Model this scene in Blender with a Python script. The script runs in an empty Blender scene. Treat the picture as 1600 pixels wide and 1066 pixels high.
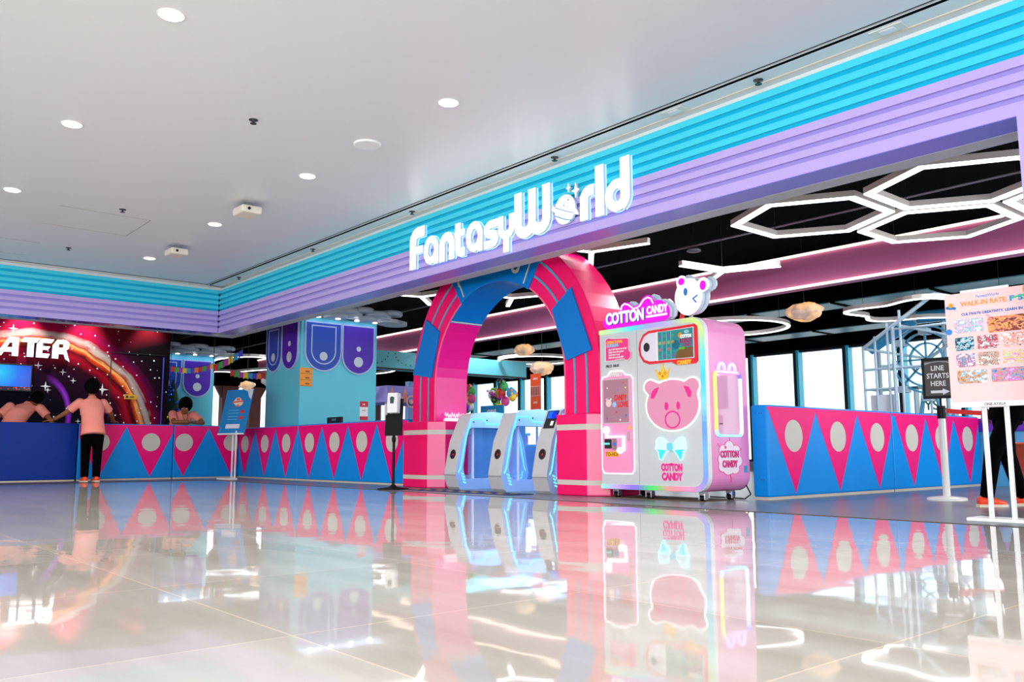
import bpy, math, random
from mathutils import Vector, Matrix, noise
from mathutils.geometry import tessellate_polygon
random.seed(7)
S = bpy.context.scene
COL = S.collection
PI = math.pi

# ------------------------------------------------------------------ camera
cd = bpy.data.cameras.new('camera'); cam = bpy.data.objects.new('camera', cd); COL.objects.link(cam)
cam.matrix_world = Matrix(((0.6489, 0.0996, 0.7543, 0.0), (0.7609, -0.0808, -0.6438, 0.0), (-0.0032, 0.9917, -0.1282, 0.53), (0, 0, 0, 1)))
cd.lens = 36 * 1344.5 / 1600; cd.sensor_width = 36; cd.clip_start = 0.05; cd.clip_end = 400
S.camera = cam

# ------------------------------------------------------------------ daylight and added fill
W = bpy.data.worlds.new('world'); S.world = W; W.use_nodes = True
bg = W.node_tree.nodes['Background']; bg.inputs[0].default_value = (0.93, 0.97, 1.0, 1); bg.inputs[1].default_value = 1.15
S.view_settings.view_transform = 'Standard'; S.view_settings.look = 'None'
S.view_settings.gamma = 1.0; S.view_settings.exposure = 1.0; S.view_settings.use_curve_mapping = False

def area(name, loc, target, sx, sy, power, color=(1, 1, 1)):
    l = bpy.data.lights.new(name, 'AREA'); l.shape = 'RECTANGLE'; l.size = sx; l.size_y = sy; l.energy = power; l.color = color
    o = bpy.data.objects.new(name, l); COL.objects.link(o); o.location = loc
    o.rotation_euler = (Vector(target) - Vector(loc)).to_track_quat('-Z', 'Y').to_euler()
    return o
# daylight of the open atrium behind the camera
area('atrium_daylight', (3.5, -8.4, 2.1), (-3.5, 6.5, 2.3), 9, 3.4, 520, (0.96, 0.98, 1.0))
# added fill light from the unseen right side, and added fill spots overhead
area('side_fill', (1.6, 13.0, 2.0), (-6, 13.0, 0.9), 9, 2.6, 230, (0.93, 0.97, 1.0))
for ax, ay in ((-20.5, 10.5), (-17.3, 14.0), (-13.0, 10.4), (-11.0, 14.0), (-7.2, 9.9), (-5.0, 13.6)):
    l = bpy.data.lights.new('play_area_fill', 'SPOT'); l.energy = 85; l.spot_size = 2.8; l.spot_blend = .6; l.shadow_soft_size = 0.12; l.color = (0.95, 0.97, 1.0)
    o = bpy.data.objects.new('play_area_fill', l); COL.objects.link(o); o.location = (ax, ay, 3.8)

# ------------------------------------------------------------------ materials
def lin(c):
    c = c / 255.0
    return c / 12.92 if c <= 0.04045 else ((c + 0.055) / 1.055) ** 2.4
def rgb(r, g, b): return (lin(r), lin(g), lin(b), 1)
MATS = {}
def mat(name, col, rough=0.5, metal=0.0, emit=None, es=1.0, spec=0.5, coat=0.0, noise_amt=0.0, noise_scale=8.0, bump=0.0):
    if name in MATS: return MATS[name]
    m = bpy.data.materials.new(name); m.use_nodes = True; MATS[name] = m
    nt = m.node_tree; b = nt.nodes['Principled BSDF']
    c = rgb(*col)
    b.inputs['Base Color'].default_value = c; b.inputs['Roughness'].default_value = rough
    b.inputs['Metallic'].default_value = metal; b.inputs['Specular IOR Level'].default_value = spec
    b.inputs['Coat Weight'].default_value = coat
    if emit:
        b.inputs['Emission Color'].default_value = rgb(*emit); b.inputs['Emission Strength'].default_value = es
    if noise_amt or bump:
        tc = nt.nodes.new('ShaderNodeTexCoord'); n = nt.nodes.new('ShaderNodeTexNoise')
        n.inputs['Scale'].default_value = noise_scale; n.inputs['Detail'].default_value = 4
        nt.links.new(tc.outputs['Object'], n.inputs['Vector'])
        if noise_amt:
            mx = nt.nodes.new('ShaderNodeMix'); mx.data_type = 'RGBA'
            mx.inputs[6].default_value = tuple(x * (1 - noise_amt) for x in c[:3]) + (1,)
            mx.inputs[7].default_value = tuple(min(1, x * (1 + noise_amt)) for x in c[:3]) + (1,)
            nt.links.new(n.outputs['Fac'], mx.inputs[0]); nt.links.new(mx.outputs[2], b.inputs['Base Color'])
        if bump:
            bp = nt.nodes.new('ShaderNodeBump'); bp.inputs['Strength'].default_value = bump; bp.inputs['Distance'].default_value = 0.01
            nt.links.new(n.outputs['Fac'], bp.inputs['Height']); nt.links.new(bp.outputs[0], b.inputs['Normal'])
    return m
def glow(name, col, s):
    return mat(name, tuple(c * 0.45 for c in col), 0.4, emit=col, es=s, spec=0.2)
def glass(name, col=(235, 245, 250), alpha=0.2, rough=0.02):
    m = bpy.data.materials.new(name); m.use_nodes = True; nt = m.node_tree; nt.nodes.clear()
    o = nt.nodes.new('ShaderNodeOutputMaterial'); t = nt.nodes.new('ShaderNodeBsdfTransparent'); g = nt.nodes.new('ShaderNodeBsdfPrincipled')
    g.inputs['Base Color'].default_value = rgb(*col); g.inputs['Roughness'].default_value = rough
    t.inputs[0].default_value = (1, 1, 1, 1)
    mx = nt.nodes.new('ShaderNodeMixShader'); mx.inputs[0].default_value = alpha
    nt.links.new(t.outputs[0], mx.inputs[1]); nt.links.new(g.outputs[0], mx.inputs[2]); nt.links.new(mx.outputs[0], o.inputs[0])
    return m

WHITE = mat('white_paint', (235, 236, 236), 0.4)
LWHITE = mat('satin_white', (228, 230, 232), 0.3)
GREYM = mat('grey_metal', (150, 152, 155), 0.35, 0.7)
CHROME = mat('chrome', (200, 200, 205), 0.15, 1.0)
BLACK = mat('black_plastic', (14, 14, 16), 0.35)
BLACKM = mat('matte_black', (3, 3, 4), 0.95, spec=0.05)
CYAN = mat('cyan_cladding', (70, 212, 238), 0.4, spec=0.2, noise_amt=0.02)
LILAC = mat('lilac_cladding', (190, 172, 234), 0.4, spec=0.25, noise_amt=0.02)
BLUE = mat('padded_blue_vinyl', (0, 140, 226), 0.35, spec=0.22, noise_amt=0.04, noise_scale=2)
DBLUE = mat('royal_blue_vinyl', (0, 52, 148), 0.4, spec=0.2, noise_amt=0.04, noise_scale=2)
PINK = mat('padded_pink_vinyl', (244, 8, 122), 0.38, spec=0.22, noise_amt=0.03, noise_scale=2)
CREAM = mat('cream_vinyl', (204, 200, 190), 0.5, spec=.2)
MAG = mat('arch_pink_vinyl', (246, 16, 105), 0.32, spec=0.3, noise_amt=0.03, noise_scale=2)
LPINK = mat('arch_lit_chamfer_piping_pink', (250, 105, 150), 0.35)
ABLUE = mat('arch_blue_vinyl', (0, 118, 204), 0.38, spec=0.25)
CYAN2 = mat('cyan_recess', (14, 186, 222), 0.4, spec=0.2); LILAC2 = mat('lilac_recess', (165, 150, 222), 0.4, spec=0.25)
TEAL = mat('teal_stripe', (40, 165, 200), 0.4)
LED = glow('white_led', (245, 248, 255), 2.6)
WARMLED = glow('warm_led', (255, 228, 205), 1.5)
SIGNW = glow('lit_sign_face', (255, 255, 255), 1.2)
CYLED = glow('cyan_led', (90, 228, 255), 1.0)

# ------------------------------------------------------------------ mesh builder
V = Vector
class MB:
    def __init__(s): s.v = []; s.f = []; s.m = []; s.mats = []; s.smooth = []
    def mi(s, m):
        if m not in s.mats: s.mats.append(m)
        return s.mats.index(m)
    def add(s, vs, fs, m, smooth=False):
        o = len(s.v); s.v += [tuple(v) for v in vs]; k = s.mi(m)
        for f in fs: s.f.append([o + i for i in f]); s.m.append(k); s.smooth.append(smooth)
    def box(s, x0, x1, y0, y1, z0, z1, m, M=None):
        vs = [V((x, y, z)) for x in (x0, x1) for y in (y0, y1) for z in (z0, z1)]
        if M: vs = [M @ v for v in vs]
        s.add(vs, [(0, 1, 3, 2), (4, 6, 7, 5), (0, 4, 5, 1), (2, 3, 7, 6), (0, 2, 6, 4), (1, 5, 7, 3)], m)
    def prism(s, poly, o, u, v, n, d, m, mside=None, d0=0.0):
        o, u, v, n = V(o), V(u), V(v), V(n); N = len(poly)
        a = [o + u * p[0] + v * p[1] + n * d0 for p in poly]; b = [p + n * d for p in a]
        tri = tessellate_polygon([[V((p[0], p[1], 0)) for p in poly]])
        s.add(b, [tuple(t) for t in tri], m)
        s.add(a, [tuple(reversed(t)) for t in tri], mside or m)
        s.add(a + b, [(i, (i + 1) % N, N + (i + 1) % N, N + i) for i in range(N)], mside or m)
    def ribbon(s, pts, w, o, u, v, n, d, m, closed=False, mside=None, d0=0.0):
        P = [V((p[0], p[1])) for p in pts]; N = len(P); L = []; R = []
        for i in range(N):
            if closed: a, b = P[i - 1], P[(i + 1) % N]
            else: a, b = P[max(i - 1, 0)], P[min(i + 1, N - 1)]
            t1 = (P[i] - a); t2 = (b - P[i])
            if t1.length < 1e-9: t1 = t2
            if t2.length < 1e-9: t2 = t1
            t1.normalize(); t2.normalize(); t = (t1 + t2)
            if t.length < 1e-6: t = t1
            t.normalize(); nn = V((-t.y, t.x)); c = max(0.45, nn.dot(V((-t1.y, t1.x))))
            L.append(P[i] + nn * w / 2 / c); R.append(P[i] - nn * w / 2 / c)
        o, u, v, n = V(o), V(u), V(v), V(n)
        f3 = lambda p, h: o + u * p.x + v * p.y + n * h
        vs = [f3(p, d0) for p in L] + [f3(p, d0) for p in R] + [f3(p, d0 + d) for p in L] + [f3(p, d0 + d) for p in R]
        E_ = N if closed else N - 1; top = []; oth = []
        for i in range(E_):
            j = (i + 1) % N
            top.append((2 * N + i, 3 * N + i, 3 * N + j, 2 * N + j)); oth.append((i, j, N + j, N + i))
            oth.append((i, 2 * N + i, 2 * N + j, j)); oth.append((N + i, N + j, 3 * N + j, 3 * N + i))
        if not closed: oth += [(0, N, 3 * N, 2 * N), (N - 1, 3 * N - 1, 4 * N - 1, 2 * N - 1)]
        s.add(vs, top, m); s.add(vs, oth, mside or m)
    def tube(s, p0, p1, r0, m, r1=None, seg=14, caps=True):
        p0, p1 = V(p0), V(p1); r1 = r0 if r1 is None else r1
        q = (p1 - p0).to_track_quat('Z', 'Y'); L = (p1 - p0).length
        vs = []
        for r, z in ((r0, 0), (r1, L)):
            for i in range(seg): vs.append(p0 + q @ V((r * math.cos(2 * PI * i / seg), r * math.sin(2 * PI * i / seg), z)))
        s.add(vs, [(i, (i + 1) % seg, seg + (i + 1) % seg, seg + i) for i in range(seg)], m, True)
        if caps: s.add(vs, [tuple(range(seg))[::-1], tuple(range(seg, 2 * seg))], m)
    def path(s, pts, r, m, seg=8):
        for a, b in zip(pts, pts[1:]): s.tube(a, b, r, m, seg=seg)
    def lathe(s, prof, c, m, seg=28, M=None):
        vs = []
        for r, z in prof:
            for i in range(seg):
                p = V((r * math.cos(2 * PI * i / seg), r * math.sin(2 * PI * i / seg), z))
                vs.append((M @ p if M else p) + V(c))
        K = len(prof)
        s.add(vs, [(k * seg + i, k * seg + (i + 1) % seg, (k + 1) * seg + (i + 1) % seg, (k + 1) * seg + i) for k in range(K - 1) for i in range(seg)], m, True)
        s.add(vs, [tuple(range(seg))[::-1], tuple(range((K - 1) * seg, K * seg))], m)
    def ball(s, c, rx, ry, rz, m, seg=16, rings=10, M=None, nz=0.0, ns=3.0):
        vs = []; c = V(c)
        for j in range(rings + 1):
            t = PI * j / rings
            for i in range(seg):
                a = 2 * PI * i / seg; d = V((math.sin(t) * math.cos(a), math.sin(t) * math.sin(a), math.cos(t)))
                k = 1 + nz * noise.noise(d * ns + c) if nz else 1
                p = V((d.x * rx * k, d.y * ry * k, d.z * rz * k)); vs.append(c + (M @ p if M else p))
        s.add(vs, [(j * seg + i, (j + 1) * seg + i, (j + 1) * seg + (i + 1) % seg, j * seg + (i + 1) % seg) for j in range(rings) for i in range(seg)], m, True)
    def text(s, txt, size, o, u, v, n, d, m, bold=0.0, align='CENTER', mside=None, d0=0.0, sx=1.0, shear=0.0, fit=None):
        cu = bpy.data.curves.new('t', 'FONT'); cu.body = txt; cu.size = size; cu.extrude = d / 2; cu.offset = bold; cu.align_x = align
        cu.resolution_u = 3; cu.shear = shear
        ob = bpy.data.objects.new('t', cu); COL.objects.link(ob)
        dg = bpy.context.evaluated_depsgraph_get(); me = ob.evaluated_get(dg).to_mesh()
        o, u, v, n = V(o), V(u), V(v), V(n)
        if fit: xs_ = [p.co.x for p in me.vertices]; sx = fit / (max(xs_) - min(xs_))
        vs = [o + u * (p.co.x * sx) + v * p.co.y + n * (p.co.z + d / 2 + d0) for p in me.vertices]
        ft = [tuple(f.vertices) for f in me.polygons if f.normal.z > 0.5]; fo = [tuple(f.vertices) for f in me.polygons if f.normal.z <= 0.5]
        if ft: s.add(vs, ft, m)
        if fo: s.add(vs, fo, mside or m)
        bpy.data.objects.remove(ob); bpy.data.curves.remove(cu)
    def marks(s, count, size, o, u, v, n, d, m, bold=0.0, sx=1.0, d0=0.0):
        # a row of short unreadable strokes, as small print looks from here
        w = size * .34 * sx; x = -w * count / 2
        for i in range(count):
            k = w * (.55 + .3 * ((i * 7) % 3) / 2); s.prism([(x, 0), (x + k, 0), (x + k, size * .6), (x, size * (.6 if i % 2 else .45))], o, u, v, n, d, m, d0=d0); x += w
    def build(s, name, parent=None, bevel=0.0, segs=2, smooth_all=False):
        me = bpy.data.meshes.new(name); off = V((0, 0, 0)); q = parent
        while q: off += q.location; q = q.parent
        me.from_pydata([V(v) - off for v in s.v], [], s.f)
        for m in s.mats: me.materials.append(m)
        for i, p in enumerate(me.polygons): p.material_index = s.m[i]; p.use_smooth = s.smooth[i] or smooth_all
        me.validate(); me.update()
        o = bpy.data.objects.new(name, me); COL.objects.link(o)
        if parent: o.parent = parent
        if bevel:
            w = o.modifiers.new('weld', 'WELD'); w.merge_threshold = 0.0002
            b = o.modifiers.new('bevel', 'BEVEL'); b.width = bevel; b.segments = segs; b.limit_method = 'ANGLE'; b.angle_limit = 0.7
        return o
def tag(o, label=None, cat=None, group=None, kind=None):
    if label: o['label'] = label
    if cat: o['category'] = cat
    if group: o['group'] = group
    if kind: o['kind'] = kind
    return o
def thing(name, loc, label, cat, group=None):
    o = bpy.data.objects.new(name, None); COL.objects.link(o); o.location = loc; o.empty_display_size = 0.2
    return tag(o, label, cat, group)
def struct(o): o['kind'] = 'structure'; return o
def copy_tree(o, parent=None):
    c = o.copy(); COL.objects.link(c)
    if parent: c.parent = parent
    for ch in [x for x in list(COL.objects) if x.parent == o]: copy_tree(ch, c)
    return c
FX, FY = (1, 0, 0), (0, 1, 0); UP = (0, 0, 1); NF = (0, -1, 0); PX = (1, 0, 0)
def circ(cx, cy, r, n=28, ry=None, a0=0.0, a1=2 * PI, close=True):
    ry = ry or r; k = n if close else n + 1
    return [(cx + r * math.cos(a0 + (a1 - a0) * i / n), cy + ry * math.sin(a0 + (a1 - a0) * i / n)) for i in range(k)]
def rrect(x0, x1, y0, y1, r, n=6, corners=(1, 1, 1, 1)):   # tr, tl, bl, br
    out = []
    for k, (cx, cy, a) in enumerate(((x1, y1, 0), (x0, y1, PI / 2), (x0, y0, PI), (x1, y0, 1.5 * PI))):
        rr = r * corners[k]
        if rr <= 0: out.append((cx, cy)); continue
        ccx = cx - rr if cx == x1 else cx + rr; ccy = cy - rr if cy == y1 else cy + rr
        out += [(ccx + rr * math.cos(a + PI / 2 * i / n), ccy + rr * math.sin(a + PI / 2 * i / n)) for i in range(n + 1)]
    return out
#@@SETTING
# ================================================================== the setting
def tile_mat():
    m = bpy.data.materials.new('polished_floor_tile'); m.use_nodes = True; nt = m.node_tree; N = nt.nodes; L = nt.links; b = N['Principled BSDF']
    tc = N.new('ShaderNodeTexCoord'); br = N.new('ShaderNodeTexBrick'); br.offset = 0.0
    br.inputs['Scale'].default_value = 1.0; br.inputs['Brick Width'].default_value = 1.2; br.inputs['Row Height'].default_value = 1.2
    br.inputs['Mortar Size'].default_value = 0.004; br.inputs['Mortar Smooth'].default_value = 0.2
    br.inputs['Color1'].default_value = rgb(198, 194, 188); br.inputs['Color2'].default_value = rgb(188, 184, 177); br.inputs['Mortar'].default_value = rgb(226, 208, 190)
    mp = N.new('ShaderNodeMapping'); L.new(tc.outputs['Object'], mp.inputs[0]); L.new(mp.outputs[0], br.inputs['Vector'])
    mp2 = N.new('ShaderNodeMapping'); mp2.inputs['Scale'].default_value = (0.5, 3.0, 1); mp2.inputs['Rotation'].default_value = (0, 0, 0.15); L.new(tc.outputs['Object'], mp2.inputs[0])
    n1 = N.new('ShaderNodeTexNoise'); n1.inputs['Scale'].default_value = 1.2; n1.inputs['Detail'].default_value = 6; L.new(mp2.outputs[0], n1.inputs['Vector'])
    mx = N.new('ShaderNodeMix'); mx.data_type = 'RGBA'; mx.blend_type = 'MULTIPLY'; mx.inputs[0].default_value = 0.35
    cr = N.new('ShaderNodeValToRGB'); cr.color_ramp.elements[0].position = 0.35; cr.color_ramp.elements[0].color = rgb(190, 178, 166); cr.color_ramp.elements[1].position = 0.65; cr.color_ramp.elements[1].color = (1, 1, 1, 1)
    L.new(n1.outputs['Fac'], cr.inputs[0]); L.new(br.outputs['Color'], mx.inputs[6]); L.new(cr.outputs[0], mx.inputs[7]); L.new(mx.outputs[2], b.inputs['Base Color'])
    b.inputs['Roughness'].default_value = 0.035; b.inputs['Specular IOR Level'].default_value = 0.6
    n2 = N.new('ShaderNodeTexNoise'); n2.inputs['Scale'].default_value = 2.2; n2.inputs['Detail'].default_value = 1.5
    L.new(tc.outputs['Object'], n2.inputs['Vector'])
    bp = N.new('ShaderNodeBump'); bp.inputs['Strength'].default_value = 0.4; bp.inputs['Distance'].default_value = 0.004
    L.new(n2.outputs['Fac'], bp.inputs['Height'])
    bp2 = N.new('ShaderNodeBump'); bp2.inputs['Strength'].default_value = 0.1; bp2.inputs['Distance'].default_value = 0.001; bp2.invert = True
    L.new(br.outputs['Fac'], bp2.inputs['Height']); L.new(bp.outputs[0], bp2.inputs['Normal']); L.new(bp2.outputs[0], b.inputs['Normal'])
    return m
b = MB(); b.box(-16.95, 8, -9, 6.62, -0.12, 0, tile_mat()); struct(b.build('floor'))
INFL = mat('grey_vinyl_floor', (104, 116, 122), 0.3, noise_amt=0.06, noise_scale=3)
b = MB(); b.box(-42, 8, 6.66, 25, -0.12, 0, INFL); struct(b.build('floor'))
b = MB(); b.box(-42, -16.99, -9, 6.66, -0.12, 0, mat('dark_vinyl_floor', (96, 84, 78), 0.35)); struct(b.build('floor'))
b = MB(); b.box(-16.99, 8, 6.62, 6.66, -0.12, 0.003, mat('dark_rubber_edge', (60, 54, 52), 0.6)); b.box(-16.99, -16.95, -9, 6.62, -0.12, 0.003, MATS['dark_rubber_edge'])
struct(b.build('trim_1'))

# mall ceiling with a slot running round it
CEIL = mat('satin_ceiling', (222, 225, 227), 0.34, spec=0.5)
b = MB()
for (x0, x1, y0, y1) in ((-16.72, 8, -9, 6.32), (-16.9, 8, 6.42, 6.86), (-17.2, -16.82, -9, 6.86)):
    b.box(x0, x1, y0, y1, 3.87, 4.0, CEIL)
b.box(-16.9, 8, 6.32, 6.42, 3.93, 4.0, mat('slot_dark', (6, 8, 10), 0.9, spec=0.1)); b.box(-16.82, -16.72, -9, 6.42, 3.93, 4.0, MATS['slot_dark'])
b.box(-16.77, 8, 6.362, 6.378, 3.872, 3.885, LWHITE); b.box(-16.778, -16.762, -9, 6.38, 3.872, 3.885, LWHITE)
SD = MATS['slot_dark']
b.box(-16.8, 8, 6.412, 6.42, 3.871, 3.93, SD); b.box(-16.8, 8, 6.32, 6.328, 3.871, 3.93, SD); b.box(-16.82, -16.812, -9, 6.42, 3.871, 3.93, SD); b.box(-16.728, -16.72, -9, 6.32, 3.871, 3.93, SD)
struct(b.build('ceiling'))
b = MB(); b.box(-16.93, 8, 6.60, 6.62, 3.862, 3.87, mat('warm_edge_trim', (222, 206, 186), 0.4)); b.box(-16.95, -16.92, -9, 6.62, 3.862, 3.87, MATS['warm_edge_trim'])
struct(b.build('trim_2'))
b = MB()
for a in ((-13.75, -13.742, 2.7, 3.9), (-12.6, -12.592, 2.7, 3.9), (-13.75, -12.592, 3.89, 3.9), (-16.2, -16.192, 2.2, 3.0), (-15.1, -15.092, 2.2, 3.0)):
    b.box(a[0], a[1], a[2], a[3], 3.867, 3.871, mat('panel_joint', (150, 148, 145), 0.6))
struct(b.build('trim_3'))

# fascia: lapped boards, cyan over lilac
def fascia(b, horizontal, a0, a1, front):
    # each board overhangs the recess beneath it
    zs = [(3.81, 3.745, CYAN), (3.70, 3.635, CYAN), (3.59, 3.53, CYAN), (3.485, 3.425, CYAN), (3.38, 3.305, LILAC), (3.26, 3.195, LILAC), (3.15, 3.085, LILAC), (3.04, 2.94, LILAC)]
    for k, (t, bt, m) in enumerate(zs):
        out = 0.0 + 0.006 * k * 0
        if horizontal: b.box(a0, a1, front - 0.03, front + 0.3, bt, t, m)
        else: b.box(front - 0.3, front + 0.03, a0, a1, bt, t, m)
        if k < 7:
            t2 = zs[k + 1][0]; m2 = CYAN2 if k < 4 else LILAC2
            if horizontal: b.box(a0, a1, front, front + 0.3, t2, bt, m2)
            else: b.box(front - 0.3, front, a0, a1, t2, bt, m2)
b = MB(); fascia(b, True, -17.0, 6, 6.7); b.box(-17.0, 6, 6.72, 7.0, 3.81, 3.87, WHITE); b.box(-17.0, -2.17, 6.672, 7.0, 2.934, 2.942, mat('soffit_reflection_violet', (132, 126, 226), 0.25, spec=0.5))  # violet soffit strip: reflected light put into its colour
b.box(-17.2, -2.17, 6.99, 7.2, 2.93, 4.1, mat('grey_trim', (178, 180, 186), 0.4)); b.box(-17.2, 6, 7.0, 7.2, 2.94, 4.3, BLACKM)
b.box(-2.17, -1.1, 6.665, 7.2, 0, 2.95, LILAC)
struct(b.build('wall_facade'))
b = MB(); fascia(b, False, -9, 6.66, -17.0); b.box(-17.3, -17.02, -9, 7.0, 3.81, 3.87, WHITE)
b.box(-17.5, -17.29, -9, 7.2, 2.93, 4.1, MATS['grey_trim']); b.box(-17.3, -16.97, -9, 6.66, 2.934, 2.942, mat('soffit_reflection_blue', (40, 60, 170), 0.12, spec=0.6))  # blue soffit strip: LED reflection put into its colour
struct(b.build('wall_side'))

# dark inner room
b = MB(); b.box(-42, 6, 7.2, 25, 4.3, 4.42, BLACKM); b.box(-42, -17.5, -9, 7.2, 4.3, 4.42, BLACKM); struct(b.build('ceiling'))
b = MB(); b.box(1.2, 1.35, 7.2, 21, 0, 0.5, mat('dark_wall', (60, 62, 70), 0.8)); b.box(1.2, 1.35, 7.2, 21, 3.4, 4.3, BLACKM)
for y in range(8, 21, 2): b.box(1.2, 1.35, y, y + .08, .5, 3.4, BLACK)
struct(b.build('wall_right'))
b = MB(); b.box(1.26, 1.28, 7.2, 21, 0.5, 3.4, glass('side_glass', (225, 240, 250), 0.06)); struct(b.build('window_28'))  # unseen glazing, added so fill light can reach the barriers
b = MB(); b.box(-42, 1.35, 20.9, 21.6, 3.25, 4.3, BLACKM); b.box(-42, 1.35, 20.9, 21.1, 0, 0.25, mat('sill_grey', (150, 165, 175), 0.5)); struct(b.build('wall_back'))
PANE = glass('window_glass', (225, 240, 250), 0.06)
FRAME_D = mat('mullion_shaded', (14, 22, 34), 0.5); MULLION_LIT = mat('mullion_skylit_side', (50, 215, 250), 0.35)  # sky-lit side and shaded front of each mullion put into two colours
for k in range(26):
    x0 = -33.2 + 1.43 * k - 0.95
    b = MB(); b.box(x0 + 0.05, x0 + 1.38, 21.02, 21.04, 0.25, 3.25, PANE); w = struct(b.build('window_%d' % (k + 1)))
    b = MB(); b.box(x0 - 0.05, x0 + 0.03, 20.92, 21.12, 0.25, 3.25, FRAME_D); b.box(x0 + 0.03, x0 + 0.10, 20.94, 21.16, 0.25, 3.25, MULLION_LIT)
    b.box(x0 + 0.045, x0 + 1.38, 21.0, 21.06, 0.25, 0.31, FRAME_D); b.box(x0 + 0.045, x0 + 1.38, 21.0, 21.06, 3.19, 3.25, FRAME_D); b.build('window_frame', w)
BROWN = mat('brown_arcade', (120, 62, 58), 0.6)
b = MB(); b.box(-28.2, -28, -9, 21, 0, 1.1, BROWN); b.box(-28.2, -28, -9, 21, 2.75, 4.3, BLACKM)
for y in [7.6 + 0.95 * k for k in range(14)]:
    b.box(-28.2, -27.9, y - 0.2, y + 0.2, 1.1, 2.75, BROWN)
    b.prism([(y - 0.2, 2.75), (y - 0.42, 2.75), (y - 0.2, 2.35), (y + 0.2, 2.35), (y + 0.42, 2.75)], (-28.1, 0, 0), FY, UP, PX, 0.15, BROWN)
struct(b.build('wall_left'))
b = MB(); b.box(-28.1, -28.08, 7, 21, 1.1, 2.75, PANE); struct(b.build('window_27'))

# galaxy mural wall behind the counter
def mural_mat():
    m = bpy.data.materials.new('galaxy_mural_print'); m.use_nodes = True; nt = m.node_tree; N = nt.nodes; L = nt.links; b = N['Principled BSDF']; b.inputs['Roughness'].default_value = 0.6; b.inputs['Specular IOR Level'].default_value = 0.08
    tc = N.new('ShaderNodeTexCoord'); sp = N.new('ShaderNodeSeparateXYZ'); L.new(tc.outputs['Object'], sp.inputs[0])
    def math_(op, a, b_=None, c=None):
        n = N.new('ShaderNodeMath'); n.operation = op
        for i, x in enumerate((a, b_, c)):
            if x is None: continue
            if hasattr(x, 'links') or hasattr(x, 'is_linked'): L.new(x, n.inputs[i])
            else: n.inputs[i].default_value = x
        return n.outputs[0]
    y, z = sp.outputs['Y'], sp.outputs['Z']
    dy = math_('SUBTRACT', y, 4.2); dz = math_('SUBTRACT', z, 0.6)
    r = math_('SQRT', math_('ADD', math_('MULTIPLY', dy, dy), math_('MULTIPLY', dz, dz)))
    n = N.new('ShaderNodeTexNoise'); n.inputs['Scale'].default_value = 1.6; n.inputs['Detail'].default_value = 5; L.new(tc.outputs['Object'], n.inputs['Vector'])
    r2 = math_('ADD', r, math_('MULTIPLY', math_('SUBTRACT', n.outputs['Fac'], 0.5), 0.28))
    # streaks along the arc
    cmb = N.new('ShaderNodeCombineXYZ'); L.new(math_('MULTIPLY', r, 14.0), cmb.inputs[0]); L.new(math_('ARCTAN2', dz, dy), cmb.inputs[1])
    n3 = N.new('ShaderNodeTexNoise'); n3.inputs['Scale'].default_value = 1.3; n3.inputs['Detail'].default_value = 4; L.new(cmb.outputs[0], n3.inputs['Vector'])
    r3 = math_('ADD', r2, math_('MULTIPLY', math_('SUBTRACT', n3.outputs['Fac'], 0.5), 0.16))
    cr = N.new('ShaderNodeValToRGB'); L.new(math_('DIVIDE', r3, 4.0), cr.inputs[0]); e = cr.color_ramp.elements
    stops = [(0.0, (8, 5, 22)), (0.30, (12, 5, 24)), (0.42, (34, 4, 34)), (0.50, (52, 4, 28)), (0.545, (175, 12, 40)), (0.57, (60, 4, 20)), (0.59, (225, 70, 20)), (0.605, (250, 190, 110)), (0.618, (160, 20, 20)), (0.635, (190, 180, 168)), (0.655, (165, 156, 158)), (0.668, (140, 4, 44)), (0.70, (92, 3, 64)), (0.735, (34, 3, 26)), (0.80, (11, 3, 14)), (1.0, (7, 3, 10))]
    e[0].position = 0; e[0].color = rgb(*stops[0][1]); e[1].position = 1; e[1].color = rgb(*stops[-1][1])
    for p, c in stops[1:-1]:
        k = e.new(p); k.color = rgb(*c)
    # red haze towards the upper left, violet comet
    hz = N.new('ShaderNodeMapRange'); L.new(math_('ADD', math_('MULTIPLY', z, 1.0), math_('MULTIPLY', y, -0.32)), hz.inputs[0]); hz.inputs[1].default_value = 0.9; hz.inputs[2].default_value = 2.0
    mx = N.new('ShaderNodeMix'); mx.data_type = 'RGBA'; mx.blend_type = 'SCREEN'; L.new(math_('MULTIPLY', hz.outputs[0], 0.8), mx.inputs[0]); L.new(cr.outputs[0], mx.inputs[6]); mx.inputs[7].default_value = rgb(190, 20, 50)
    ey = math_('SUBTRACT', y, 4.35); ez = math_('SUBTRACT', z, 1.35)
    er = math_('SQRT', math_('ADD', math_('MULTIPLY', math_('MULTIPLY', ey, ey), 2.0), math_('MULTIPLY', ez, ez)))
    cm = N.new('ShaderNodeMapRange'); L.new(math_('ABSOLUTE', math_('SUBTRACT', er, 0.85)), cm.inputs[0]); cm.inputs[1].default_value = 0.10; cm.inputs[2].default_value = 0.0
    gate = N.new('ShaderNodeMapRange'); L.new(ey, gate.inputs[0]); gate.inputs[1].default_value = 0.1; gate.inputs[2].default_value = 0.55
    mx2 = N.new('ShaderNodeMix'); mx2.data_type = 'RGBA'; L.new(math_('MULTIPLY', cm.outputs[0], gate.outputs[0]), mx2.inputs[0]); L.new(mx.outputs[2], mx2.inputs[6]); mx2.inputs[7].default_value = rgb(170, 60, 240)
    vo = N.new('ShaderNodeTexVoronoi'); vo.inputs['Scale'].default_value = 7; L.new(tc.outputs['Object'], vo.inputs['Vector'])
    st = math_('LESS_THAN', vo.outputs['Distance'], 0.125)
    mx3 = N.new('ShaderNodeMix'); mx3.data_type = 'RGBA'; L.new(st, mx3.inputs[0]); L.new(mx2.outputs[2], mx3.inputs[6]); mx3.inputs[7].default_value = rgb(235, 240, 255)
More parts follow.
